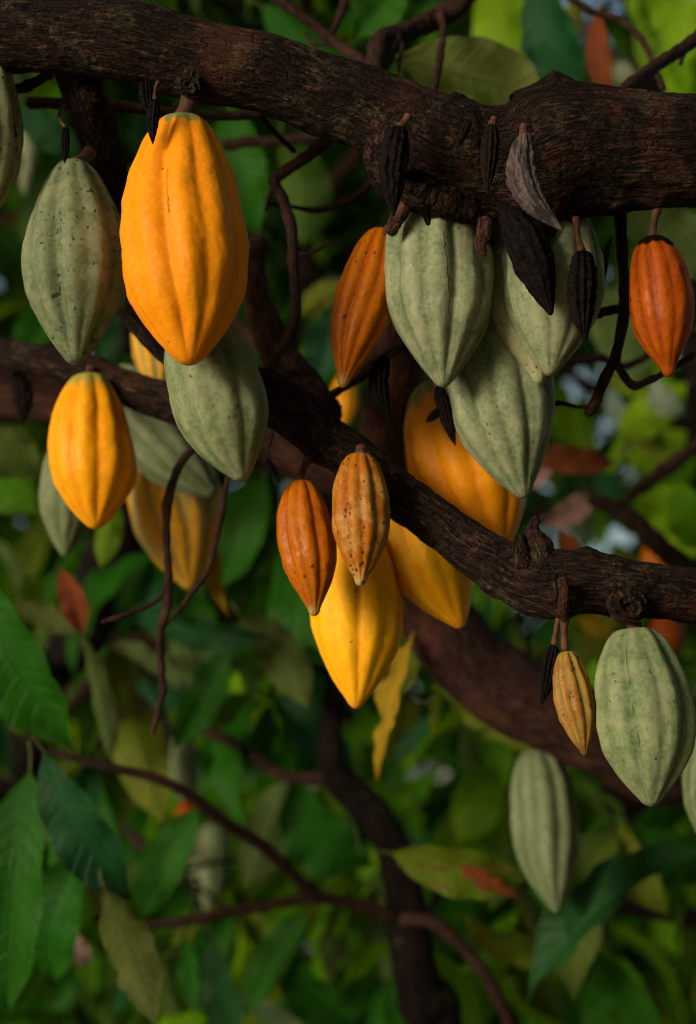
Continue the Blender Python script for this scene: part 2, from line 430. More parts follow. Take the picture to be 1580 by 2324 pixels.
def tube_mesh(name, wp, step, ring, lump=0.06, lumpf=14, fine=0.0, feats=(), wounds=(), round_ends=True, flat=1.0):
    """swept limb through wp = [(x, y, z, r)]; lump is the share of the radius, fine the bark relief in metres"""
    wp = np.asarray(wp, float)
    seg = np.linalg.norm(np.diff(wp[:, :3], axis=0), axis=1)
    per = max(3, int(np.ceil(seg.mean() / step)))
    C = catmull(wp, per)
    P, rad = C[:, :3], np.maximum(C[:, 3], 0.0004)
    n = len(P)
    T = np.gradient(P, axis=0)
    T /= np.linalg.norm(T, axis=1)[:, None]
    nrm = np.cross(T[0], [0.13, 1.0, 0.21])
    nrm /= np.linalg.norm(nrm)
    U = np.zeros_like(P)
    for i in range(n):
        nrm = nrm - T[i] * np.dot(nrm, T[i])
        nrm /= np.linalg.norm(nrm)
        U[i] = nrm
    W = np.cross(T, U)
    s = np.concatenate([[0], np.cumsum(np.linalg.norm(np.diff(P, axis=0), axis=1))])
    th = np.linspace(0, 2 * np.pi, ring, endpoint=False)
    ct, st = np.cos(th), np.sin(th)
    D = U[:, None, :] * ct[None, :, None] + W[:, None, :] * st[None, :, None]
    off = np.array([sum(map(ord, name)) % 97, wp[0, 0] * 31 % 50, wp[0, 2] * 17 % 50])
    bark = np.stack([np.repeat(s[:, None], ring, 1), rad[:, None] * ct[None, :], rad[:, None] * st[None, :]], -1)
    B = bark.reshape(-1, 3) + off[None, :]
    rr = np.repeat(rad, ring)
    r = rr * (1 + lump * fbm(B * lumpf, 3) * 1.6)
    if fine > 0:
        Bf = B * np.array([0.25, 1, 1])
        r = r + fine * (fbm(Bf * 160, 3) * 1.2 + np.abs(fbm(B * 55, 2)) * 1.0)
    if round_ends:
        k = np.minimum(s, s[-1] - s)
        e = np.clip(k / np.maximum(rad * 0.7, 1e-5), 0, 1)
        r = r * np.repeat(np.sqrt(1 - (1 - e) ** 2), ring)
    Dv = D.reshape(-1, 3)
    V = np.repeat(P, ring, 0) + Dv * r[:, None]
    if flat != 1.0:
        f = np.array(FWD)
        c = np.repeat(P, ring, 0)
        V = V - ((V - c) @ f)[:, None] * f[None, :] * (1 - flat)
    wound = np.zeros(len(V))
    for (c, sg, amp) in feats:
        d = np.linalg.norm(V - np.array(c), axis=1) / sg
        V = V + Dv * (amp * np.exp(-d * d) * (1 + 0.5 * fbm(V * 90, 2)))[:, None]
    for (c, ax, la, lb, depth) in wounds:
        rel = V - np.array(c)
        ax = np.array(ax) / np.linalg.norm(ax)
        f = np.array(FWD)
        bx = np.cross(ax, f)
        bx /= np.linalg.norm(bx)
        q = np.sqrt((rel @ ax / la) ** 2 + (rel @ bx / lb) ** 2) + 0.35 * fbm(V * 45, 3)
        front = (rel @ f) < 0.05
        ins = np.clip((1.0 - q) / 0.25, 0, 1) * front
        rim = np.exp(-((q - 1.12) / 0.16) ** 2) * front
        V = V - Dv * (depth * ins * (1 + 0.5 * fbm(V * 120, 2)))[:, None] + Dv * (rim * depth * 0.28 * (1 + fbm(V * 150, 2)))[:, None]
        wound = np.maximum(wound, ins)
    me = mesh_np(name, V, grid_quads(n, ring, True), {'bark': ('FLOAT_VECTOR', B), 'wound': ('FLOAT', wound)})
    return me


def tube_px(name, pts, mat, parent, step=0.006, ring=24, **kw):
    wp = [(*at(x, y, d), r * mpp(d)) for (x, y, d, r) in pts]
    return link(name, tube_mesh(name, wp, step, ring, **kw), mat, parent)


def bez(a, b, c, n):
    t = np.linspace(0, 1, n)[:, None]
    return (1 - t) ** 2 * np.array(a) + 2 * t * (1 - t) * np.array(b) + t * t * np.array(c)


PROF = {
    'fat': [(0, .0), (.001, .27), (.008, .36), (.03, .44), (.1, .60), (.25, .835), (.4, .95), (.55, 1.0), (.68, .945), (.8, .74), (.88, .53), (.94, .34), (.975, .21), (.995, .09), (1, 0)],
    'spindle': [(0, .0), (.001, .20), (.01, .28), (.04, .40), (.1, .55), (.25, .80), (.4, .95), (.52, 1.0), (.65, .93), (.78, .70), (.88, .45), (.95, .26), (.985, .15), (1, 0)],
    'point': [(0, .0), (.001, .28), (.01, .40), (.05, .58), (.15, .80), (.28, .94), (.42, 1.0), (.55, .985), (.67, .88), (.78, .68), (.88, .43), (.94, .26), (.975, .16), (.995, .07), (1, 0)],
    'egg': [(0, .0), (.001, .28), (.01, .40), (.04, .52), (.1, .66), (.25, .88), (.4, .985), (.5, 1.0), (.65, .93), (.78, .73), (.88, .48), (.95, .26), (.985, .14), (1, 0)],
    'slim': [(0, .0), (.001, .26), (.012, .38), (.05, .55), (.15, .78), (.28, .93), (.45, 1.0), (.6, .95), (.74, .74), (.84, .50), (.90, .33), (.94, .235), (.97, .19), (.99, .12), (1, 0)],
    'wither': [(0, .0), (.002, .30), (.02, .5), (.1, .78), (.3, 1.0), (.5, .95), (.7, .72), (.85, .42), (.94, .22), (.985, .12), (1, 0)],
}


def pchip(x, y, q):
    h = np.diff(x)
    dl = np.diff(y) / h
    m = np.zeros(len(x))
    for i in range(1, len(x) - 1):
        if dl[i - 1] * dl[i] > 0:
            w1, w2 = 2 * h[i] + h[i - 1], h[i] + 2 * h[i - 1]
            m[i] = (w1 + w2) / (w1 / dl[i - 1] + w2 / dl[i])
    m[0], m[-1] = dl[0], dl[-1]
    k = np.clip(np.searchsorted(x, q, side='right') - 1, 0, len(h) - 1)
    t = (q - x[k]) / h[k]
    return (2 * t ** 3 - 3 * t ** 2 + 1) * y[k] + (t ** 3 - 2 * t ** 2 + t) * h[k] * m[k] + (-2 * t ** 3 + 3 * t ** 2) * y[k + 1] + (t ** 3 - t ** 2) * h[k] * m[k + 1]


def pod(label, top, tip, hw, d, mat, prof='fat', stalk=None, srad=9, phase=0.0, furrow=0.06, ribs=5, bend=0.0, res=(110, 120), wart=0.009, dd=0.0, group='cacao pods on the branches', name='cacao_pod', cat='cacao pod', wrinkle=0.0, nib=None, seed=0, crack=None):
    """a pod hanging from top to tip (picture coordinates) at depth d; plumb unless dd tilts it in depth"""
    L0 = math.hypot(tip[0] - top[0], tip[1] - top[1]) * mpp(d)
    dz = 0.5 * math.tan(PITCH) * abs(tip[1] - top[1]) * mpp(d)
    A = at(top[0], top[1], d + dz - dd)
    B = at(tip[0], tip[1], d - dz + dd)
    ax = A - B
    L = ax.length
    zc = ax.normalized()
    toc = (CAM - A).normalized()
    xc = toc.cross(zc).normalized()      # across the picture
    yc = zc.cross(xc).normalized()
    Mw = Matrix((xc, yc, zc)).transposed().to_4x4()
    Mw.translation = A
    nu, nv = res
    tt = (1 - np.cos(np.linspace(0, np.pi, nu))) / 2
    tt = 0.5 * tt + 0.5 * np.linspace(0, 1, nu)
    pr = np.array(PROF[prof])
    # smooth profile: monotone-ish cubic through the listed widths
    from_w = pchip(pr[:, 0], pr[:, 1], tt)
    k = np.array([1, 2, 3, 2, 1.]) / 9
    sm = np.convolve(np.pad(from_w, 2, mode='edge'), k, 'valid')
    e = np.clip(np.minimum(tt / 0.03, (1 - tt) / 0.03), 0, 1)
    wv = from_w * (1 - e) + sm * e
    Rm = hw * mpp(d)
    th = np.linspace(0, 2 * np.pi, nv, endpoint=False) 
    TT, TH = np.meshgrid(tt, th, indexing='ij')
    tw = TH + 0.10 * np.sin(TT * 3 + seed) + 0.05 * fbm(np.stack([TT.ravel() * 2, np.cos(TH).ravel(), np.sin(TH).ravel()], -1) + seed * 3.1, 2).reshape(TT.shape)
    a1 = np.abs(np.mod((tw + phase) * ribs / (2 * np.pi), 1.0) - 0.5) * 2      # 1 at main furrow
    a2 = np.abs(np.mod((tw + phase) * ribs / (2 * np.pi) + 0.5, 1.0) - 0.5) * 2
    rf = np.random.default_rng(seed + 100)
    dep = rf.uniform(0.55, 1.25, 2 * ribs)
    idx = np.mod(np.round((tw + phase) * ribs / np.pi).astype(int), 2 * ribs)
    dep = dep[idx]
    f1 = dep * (0.85 * np.exp(-((1 - a1) / 0.34) ** 2) + 0.18 * np.exp(-((1 - a1) / 0.11) ** 2))
    f2 = dep * (0.80 * np.exp(-((1 - a2) / 0.30) ** 2) + 0.12 * np.exp(-((1 - a2) / 0.10) ** 2))
    fade = np.clip(TT / 0.05, 0.25, 1) * np.clip((1 - TT) / 0.10, 0.15, 1)
    ridge = 1 - np.clip(f1 + 0.75 * f2, 0, 1)
    mod = 1 + fade * (2.1 * furrow * (0.45 - f1 - 0.7 * f2))
    dirs = np.stack([np.cos(TH).ravel(), np.sin(TH).ravel(), TT.ravel() * (L / Rm) * 0.9], -1)
    bump = fbm(dirs * 1.3 + seed * 5.7, 2).reshape(TT.shape) * 0.060 + fbm(dirs * 4.0 + seed * 2.3, 3).reshape(TT.shape) * wart * 1.7 + fbm(dirs * np.array([9, 9, 5.0]) + seed * 1.3, 2).reshape(TT.shape) * wart * 0.8
    if wrinkle:
        bump = bump + wrinkle * fbm(dirs * np.array([5, 5, 1.6]) + seed, 3).reshape(TT.shape) + wrinkle * 0.5 * fbm(dirs * 11 + seed, 2).reshape(TT.shape)
    rad = Rm * wv[:, None] * mod * (1 + bump * np.clip(fade, 0.3, 1))
    X = rad * np.cos(TH)
    Y = rad * np.sin(TH)
    Z = -TT * L
    # dimple round the stalk
    Z = Z - 0.035 * L * np.exp(-(TT / 0.004)) * 0.4
    X = X + rf.uniform(-0.05, 0.05) * Rm * np.sin(np.pi * TT) * 1.0 + rf.uniform(-0.05, 0.05) * Rm * np.sin(2 * np.pi * TT)
    Y = Y + rf.uniform(-0.05, 0.05) * Rm * np.sin(np.pi * TT)
    if bend:
        X = X + bend * mpp(d) * np.sin(np.pi * TT)
    V = np.stack([X, Y, Z], -1).reshape(-1, 3)
    crk = np.full(TT.shape, 0.05)
    if crack:
        da = np.mod(TH - R(crack[0]) - 0.12 * (TT - 0.4) + np.pi, 2 * np.pi) - np.pi
        inr = (TT > crack[1]) & (TT < crack[2])
        crk = np.where(inr, np.clip(da * Rm * wv[:, None], -0.05, 0.05), 0.05)
    me = mesh_np('husk', V, grid_quads(nu, nv, True), {'crk': ('FLOAT', crk.ravel()), 'ridge': ('FLOAT', ridge.ravel()), 'along': ('FLOAT', TT.ravel())})
    root = empty(name, A, label, cat, group)
    h = link('husk', me, M[mat], root, Mw)
    if stalk:
        sx, sy, sdp = stalk
        S = at(sx, sy, sdp)
        E = A - zc * (0.012 * L)
        Bm = (S + E) / 2 + xc * (0.12 * (S - E).length * (1 if seed % 2 else -1)) * 0.6
        cv = bez(S, Bm, E, 7)
        rs = srad * mpp(d)
        rr = rs * np.array([1.55, 1.15, 1.0, .95, 1.0, 1.15, 1.45])
        link('stalk', tube_mesh('stalk', np.hstack([cv, rr[:, None]]), 0.0025, 16, lump=0.12, lumpf=90, fine=0.0004), M['stalk'], root)
    return root


# leaves: unit meshes, base at the origin, tip at (0, 1, 0), upper face towards +Z
LW = np.array([(0, .02), (.03, .10), (.08, .33), (.16, .60), (.30, .88), (.45, .99), (.56, 1.0), (.68, .93), (.78, .72), (.855, .45), (.905, .25), (.95, .11), (1, .0)])


def leaf_mesh(name, nu=26, nv=8, ratio=0.34, curl=0.6, fold=0.22, wave=0.02, twist=0.0, ragged=0.0, seed=0, side=0.0):
    u = np.linspace(0, 1, nu)
    v = np.linspace(-1, 1, nv + 1)
    Uu, Vv = np.meshgrid(u, v, indexing='ij')
    wv = np.interp(u, LW[:, 0], LW[:, 1])
    hw = (wv * ratio / 2)[:, None] * np.ones_like(Vv)
    if ragged:
        e = 1 - ragged * np.clip(pn(np.stack([u * 9 + seed, u * 0 + 0.3, u * 0 + seed], -1)) * 1.6 + 0.1, 0, 1)
        e2 = 1 - ragged * np.clip(pn(np.stack([u * 11 + seed * 3, u * 0 + 7.3, u * 0 + seed], -1)) * 1.6 + 0.1, 0, 1)
        hw = hw * np.where(Vv > 0, e[:, None], e2[:, None])
    x = Vv * hw * (1 - 0.12 * fold)
    z = fold * np.abs(Vv) * hw + wave * np.sin(Uu * 24 + seed + 2.0 * np.sign(Vv)) * Vv ** 2 * (wv[:, None]) * 0.7
    z = z + wave * 0.30 * np.sin(2 * np.pi * 12 * (Uu - 0.11 * np.abs(Vv))) * np.clip(np.abs(Vv) * 2, 0, 1) * (1 - np.abs(Vv) * 0.4) * wv[:, None]
    z = z + 0.05 * pn(np.stack([Uu.ravel() * 3 + seed, Vv.ravel(), Uu.ravel() * 0 + seed * 2.2], -1)).reshape(Uu.shape) * np.abs(Vv)
    tw = twist * (Uu - 0.2)
    x, z = x * np.cos(tw) - z * np.sin(tw), x * np.sin(tw) + z * np.cos(tw)
    ang = -curl * (u ** 1.3) + curl * 0.35
    du = 1.0 / (nu - 1)
    cy = np.concatenate([[0], np.cumsum(np.cos(ang[:-1]) * du)])
    cz = np.concatenate([[0], np.cumsum(np.sin(ang[:-1]) * du)])
    y = cy[:, None] - np.sin(ang)[:, None] * z
    zz = cz[:, None] + np.cos(ang)[:, None] * z
    x = x + side * np.sin(np.pi * Uu)
    # chord onto +Y
    a = math.atan2(cz[-1], cy[-1])
    Lc = math.hypot(cz[-1], cy[-1])
    y2 = (y * math.cos(a) + zz * math.sin(a)) / Lc
    z2 = (-y * math.sin(a) + zz * math.cos(a)) / Lc
    V = np.stack([x / Lc, y2, z2], -1).reshape(-1, 3)
    luv = np.stack([Uu, Vv, np.full_like(Uu, (seed * 0.377) % 1.0)], -1).reshape(-1, 3)
    return V, grid_quads(nu, nv + 1, False), luv


LEAFV = [dict(curl=0.6, fold=0.45, wave=0.03, seed=1), dict(curl=1.1, fold=0.50, wave=0.035, seed=2, side=0.05), dict(curl=1.7, fold=0.35, wave=0.035, seed=3),
         dict(curl=0.3, fold=0.6, wave=0.03, seed=4, side=-0.05), dict(curl=0.9, fold=0.3, wave=0.03, twist=0.9, seed=5), dict(curl=1.3, fold=0.45, wave=0.035, twist=-0.8, seed=6),
         dict(curl=0.7, fold=0.2, wave=0.03, ragged=0.6, seed=7), dict(curl=0.5, fold=0.25, wave=0.02, ragged=0.35, seed=9)]
_LM = {}


def leaf_obj(matk, var):
    key = (matk, var)
    if key not in _LM:
        V, Q, luv = leaf_mesh('leaf', **LEAFV[var])
        me = mesh_np('leaf', V, Q, {'luv': ('FLOAT_VECTOR', luv)})
        me.materials.append(G[matk])
        _LM[key] = me
    return _LM[key]


def leaf(parent, B, T, width, up, matk, var=0, name='leaf'):
    """one leaf from B to T, its upper face towards up; width in metres"""
    B, T, up = Vector(B), Vector(T), Vector(up)
    y = T - B
    L = y.length
    y.normalize()
    x = y.cross(up)
    if x.length < 1e-4:
        x = y.cross(Vector((0.3, 1, 0.2)))
    x.normalize()
    z = x.cross(y)
    sx = width / 0.34
    Mw = Matrix((x * sx, y * L, z * (0.5 * sx + 0.5 * L))).transposed().to_4x4()
    Mw.translation = B
    return link(name, leaf_obj(matk, var), None, parent, Mw)


def leaf_px(parent, b, t, wpx, d, matk, var=0, face=1.0, roll=0.0, dd=0.0):
    """leaf from picture point b to t; face > 0 shows the upper side; roll turns it about its length"""
    B, T = at(*b, d - dd), at(*t, d + dd)
    ax = (T - B).normalized()
    n = (CAM - (B + T) / 2).normalized() * face
    n = Matrix.Rotation(roll, 3, ax) @ n
    return leaf(parent, B, T, wpx * mpp(d), n, matk, var)


PET = tube_mesh('petiole', [(0, 0.03, 0, 0.006), (0, -0.03, 0.004, 0.0065), (0.004, -0.07, 0.014, 0.006), (0.006, -0.11, 0.03, 0.008)], 0.02, 8, lump=0.1, lumpf=20)


def petiole(lf):
    o = link('petiole', PET, M['petiole'])
    o.parent = lf
    return lf


# ================================================================== THE GROUND
gN = NT('litter_soil')
gP = gN.n('TexCoord').outputs['Object']
gc = gN.mix(gN.ramp(gN.noise(gP, 9, 5, 0.65), 0.35, 0.65), (0.30, 0.23, 0.15), (0.42, 0.34, 0.24))
gc = gN.mix(gN.ramp(gN.noise(gP, 0.7, 3, 0.6), 0.5, 0.7), gc, (0.30, 0.28, 0.15))
gm = gN.surf(gN.n('BsdfPrincipled', i={'Base Color': gc, 'Roughness': 0.9, 'Normal': gN.bump(gN.noise(gP, 30, 5, 0.7), 0.8, 0.03)}).outputs[0])
xs = np.concatenate([[-300, -60, -20], np.linspace(-9, 9, 60), [20, 60, 300]])
ys = np.concatenate([[-300, -60, -20], np.linspace(-9, 14, 76), [25, 60, 300]])
GX, GY = np.meshgrid(xs, ys, indexing='ij')
GZ = 0.06 * fbm(np.stack([GX.ravel() * 0.7, GY.ravel() * 0.7, GX.ravel() * 0], -1), 3)
ground = link('ground', mesh_np('ground', np.stack([GX.ravel(), GY.ravel(), GZ], -1), grid_quads(len(xs), len(ys), False)), gm)
ground['kind'] = 'structure'
ground['label'] = 'brown soil and leaf litter under the trees'

# ================================================================== THE FRUITING TREE
tree = empty('cacao_tree', (1.15, 1.75, 0.0), 'fruiting cacao tree whose two dark gnarled branches cross the picture, laden with pods', 'tree')
D0 = 1.46
main_pts = [(-420, 20, 1.60, 70), (-200, 62, 1.52, 82), (0, 76, 1.48, 86), (150, 80, 1.47, 86), (290, 92, 1.46, 90), (400, 124, D0, 90), (480, 145, D0, 90), (600, 166, D0, 86), (740, 216, D0, 90), (870, 264, D0, 97),
            (960, 335, D0, 140), (1050, 366, D0, 134), (1130, 372, D0, 130), (1190, 370, D0, 150), (1250, 352, D0, 158), (1330, 341, D0, 146), (1450, 342, 1.46, 134), (1580, 344, 1.47, 127), (1800, 360, 1.50, 132), (2100, 480, 1.58, 150), (2350, 900, 1.70, 170)]
wp = [(*at(x, y, d), r * mpp(d)) for (x, y, d, r) in main_pts] + [(1.22, 1.73, 1.2, 0.085), (1.20, 1.74, 0.5, 0.10), (1.15, 1.75, -0.1, 0.13)]
fe = [(at(985, 484, 1.435), 0.016, 0.010), (at(1050, 500, 1.435), 0.014, 0.008), (at(930, 455, 1.435), 0.014, 0.008), (at(1105, 498, 1.435), 0.012, 0.006), (at(432, 195, 1.41), 0.018, 0.008), (at(440, 232, 1.43), 0.013, 0.010), (at(1262, 188, 1.45), 0.014, 0.010), (at(1195, 505, 1.435), 0.024, 0.017), (at(1245, 512, 1.43), 0.012, 0.012), (at(1155, 505, 1.43), 0.010, 0.010),
      (at(350, 190, 1.43), 0.012, 0.005), (at(840, 345, 1.43), 0.022, 0.007), (at(1310, 492, 1.44), 0.012, 0.006), (at(1490, 470, 1.44), 0.014, 0.008), (at(1400, 482, 1.44), 0.016, 0.006), (at(800, 340, 1.44), 0.010, 0.005),
      (at(60, 90, 1.42), 0.012, 0.006), (at(205, 130, 1.42), 0.009, 0.004), (at(1130, 250, 1.42), 0.02, -0.012), (at(1180, 300, 1.40), 0.012, 0.004), (at(1060, 300, 1.40), 0.03, 0.006), (at(620, 110, 1.42), 0.015, 0.004), (at(1350, 330, 1.38), 0.04, 0.005)]
wo = [(at(1002, 428, 1.405), at(1085, 468, 1.4) - at(920, 388, 1.4), 0.036, 0.0105, 0.013)]
link('branch', tube_mesh('branch', wp, 0.0022, 190, lump=0.05, lumpf=16, fine=0.0019, feats=fe, wounds=wo, round_ends=False, flat=0.9), M['bark'], tree)

second_pts = [(-380, 690, 1.95, 30), (-160, 750, 1.85, 32), (0, 800, 1.78, 34), (170, 832, 1.72, 37), (340, 900, 1.66, 42), (470, 925, 1.62, 50), (585, 892, 1.58, 58), (700, 966, 1.55, 56), (850, 1080, 1.52, 52), (1000, 1192, 1.50, 54),
              (1110, 1272, 1.48, 58), (1225, 1326, 1.46, 72), (1330, 1324, 1.45, 70), (1450, 1336, 1.45, 63), (1580, 1354, 1.46, 61), (1800, 1390, 1.50, 66), (2100, 1500, 1.58, 75), (2420, 1900, 1.68, 95)]
wp = [(*at(x, y, d), r * mpp(d)) for (x, y, d, r) in second_pts] + [(1.20, 1.74, 0.85, 0.06), (1.18, 1.75, 0.5, 0.08)]
fe = [(at(1215, 1240, 1.44), 0.020, 0.014), (at(1330, 1256, 1.44), 0.012, 0.006), (at(1272, 1360, 1.42), 0.014, 0.008), (at(1285, 1320, 1.41), 0.010, 0.006), (at(1280, 1398, 1.43), 0.013, 0.010), (at(1428, 1372, 1.41), 0.020, 0.012), (at(1430, 1405, 1.42), 0.014, 0.008),
      (at(820, 1030, 1.50), 0.010, 0.005), (at(1100, 1345, 1.47), 0.012, 0.003), (at(1340, 1395, 1.44), 0.010, -0.004), (at(700, 1040, 1.53), 0.012, 0.004)]
link('branch', tube_mesh('branch', wp, 0.0026, 130, lump=0.07, lumpf=22, fine=0.0017, feats=fe, round_ends=False), M['bark2'], tree)

# limb that drops from the upper branch to the lower one
tube_px('branch', [(150, 120, 1.50, 40), (185, 200, 1.52, 46), (222, 300, 1.55, 46), (245, 420, 1.58, 48), (262, 540, 1.60, 46), (290, 660, 1.60, 46), (360, 760, 1.60, 42), (460, 850, 1.60, 40), (590, 910, 1.60, 40)], M['bark2'], tree, 0.003, 90, lump=0.10, lumpf=24, fine=0.0012,
        feats=[(at(215, 230, 1.50), 0.016, 0.007), (at(195, 365, 1.53), 0.014, 0.010), (at(272, 690, 1.57), 0.012, 0.009)])
# middle limb with a broken top
tube_px('broken_limb', [(585, 535, 1.72, 12), (580, 570, 1.72, 24), (575, 625, 1.72, 26), (590, 700, 1.72, 32), (625, 780, 1.71, 40), (680, 870, 1.68, 46), (745, 955, 1.62, 48)], M['bark_red'], tree, 0.003, 60, lump=0.22, lumpf=34, fine=0.0018,
        feats=[(at(600, 548, 1.71), 0.012, 0.008), (at(568, 570, 1.71), 0.010, 0.008), (at(590, 600, 1.70), 0.010, 0.006), (at(578, 640, 1.70), 0.009, 0.005)])
# trunk behind, and the heavy limb under the lower branch
wp = [(*at(x, y, d), r * mpp(d)) for (x, y, d, r) in [(960, 520, 1.66, 42), (935, 640, 1.70, 46), (912, 780, 1.74, 52), (892, 900, 1.78, 60), (882, 1020, 1.82, 68), (900, 1180, 1.88, 76), (950, 1330, 1.92, 84), (1035, 1465, 1.95, 88), (1150, 1565, 1.97, 90), (1300, 1640, 1.98, 88), (1480, 1730, 2.0, 92), (1760, 1880, 2.02, 100)]] + [(1.10, 1.85, 0.75, 0.075), (1.14, 1.78, 0.3, 0.09), (1.15, 1.75, -0.1, 0.11)]
link('trunk', tube_mesh('trunk', wp, 0.006, 64, lump=0.05, lumpf=14, fine=0.0012, round_ends=False), M['bark_red'], tree)
tube_px('branch', [(-300, 830, 2.1, 56), (-80, 885, 2.05, 56), (90, 905, 2.02, 54), (260, 940, 2.0, 50), (430, 985, 1.98, 46), (580, 1015, 1.94, 44), (700, 1055, 1.91, 44), (800, 1100, 1.89, 46), (900, 1170, 1.88, 50)], M['bark_red'], tree, 0.006, 48, lump=0.07, fine=0.001)
tube_px('branch_stub', [(1225, 1300, 1.455, 46), (1222, 1250, 1.452, 40), (1212, 1215, 1.45, 24), (1212, 1190, 1.45, 13), (1222, 1172, 1.45, 8)], M['bark2'], tree, 0.002, 40, lump=0.25, lumpf=60, fine=0.0016)
tube_px('branch_stub', [(1195, 1290, 1.445, 30), (1182, 1240, 1.44, 16), (1176, 1212, 1.44, 10)], M['bark2'], tree, 0.002, 30, lump=0.25, lumpf=60, fine=0.0014)


def knot(x, y, d, rpx, tilt=(0, 0)):
    """ringed scar of an old fruit cushion on the bark, a few concentric ridges"""
    nr, nv = 26, 44
    q = np.linspace(0, 1, nr)
    th = np.linspace(0, 2 * np.pi, nv, endpoint=False)
    Q_, TH = np.meshgrid(q, th, indexing='ij')
    r = rpx * mpp(d)
    wob = 1 + 0.24 * fbm(np.stack([np.cos(TH).ravel() * 1.3 + x, np.sin(TH).ravel() * 1.3, Q_.ravel() * 0.6], -1), 2).reshape(Q_.shape)
    X = Q_ * r * wob * np.cos(TH)
    Y = Q_ * r * wob * np.sin(TH) * 1.05
    H = r * (0.55 * (1 - Q_ ** 2.2) + 0.09 * np.sin(Q_ * 15 + 2.2 * np.sin(TH + x) + 1.2 * np.sin(2 * TH)) * np.clip(Q_ * 4, 0, 1) - 0.40 * np.exp(-(Q_ / 0.22) ** 2))
    H = H + r * 0.06 * fbm(np.stack([X.ravel() * 300, Y.ravel() * 300, X.ravel() * 0 + y], -1), 2).reshape(Q_.shape)
    C = at(x, y, d)
    n = -FWD
    V = np.array(C)[None, :] + X.reshape(-1, 1) * np.array(RGT)[None, :] + Y.reshape(-1, 1) * np.array(UPV)[None, :] + (H.reshape(-1, 1) - 0.2 * r) * np.array(n + RGT * tilt[0] + UPV * tilt[1])[None, :]
    B = np.stack([Q_.ravel() * r * 1.2, 0.012 * np.cos(TH).ravel(), 0.012 * np.sin(TH).ravel()], -1)
    link('knot', mesh_np('knot', V, grid_quads(nr, nv, True)[:, ::-1], {'bark': ('FLOAT_VECTOR', B + x), 'wound': ('FLOAT', np.exp(-(Q_.ravel() / 0.16) ** 2) * 0.7)}), M['bark'], tree)


knot(428, 190, 1.424, 30, (0, -0.5))
knot(1424, 1375, 1.412, 44, (0.1, -0.2))
knot(205, 205, 1.492, 26)

# torn flakes of bark and fibre under the wound
tube_px('bark_flake', [(1100, 490, 1.41, 14), (1098, 530, 1.405, 15), (1092, 560, 1.40, 13), (1104, 582, 1.40, 4)], M['bark_red'], tree, 0.002, 26, lump=0.3, lumpf=80, fine=0.0015, flat=0.5)
tube_px('bark_flake', [(965, 470, 1.395, 13), (970, 492, 1.39, 10), (974, 512, 1.385, 5)], M['bark'], tree, 0.002, 22, lump=0.3, lumpf=80, fine=0.001)
tube_px('bark_flake', [(925, 455, 1.44, 16), (905, 490, 1.44, 16), (890, 520, 1.44, 14), (880, 532, 1.44, 7)], M['bark_red'], tree, 0.002, 26, lump=0.25, lumpf=70, fine=0.0014)
tube_px('bark_flake', [(1275, 1310, 1.405, 9), (1280, 1345, 1.395, 11), (1276, 1385, 1.395, 12), (1285, 1410, 1.40, 9)], M['bark'], tree, 0.002, 22, lump=0.3, lumpf=80, fine=0.0012)
tube_px('bark_flake', [(1262, 1300, 1.41, 6), (1256, 1330, 1.40, 7), (1266, 1370, 1.40, 8)], M['bark'], tree, 0.002, 18, lump=0.3, lumpf=80, fine=0.0012)

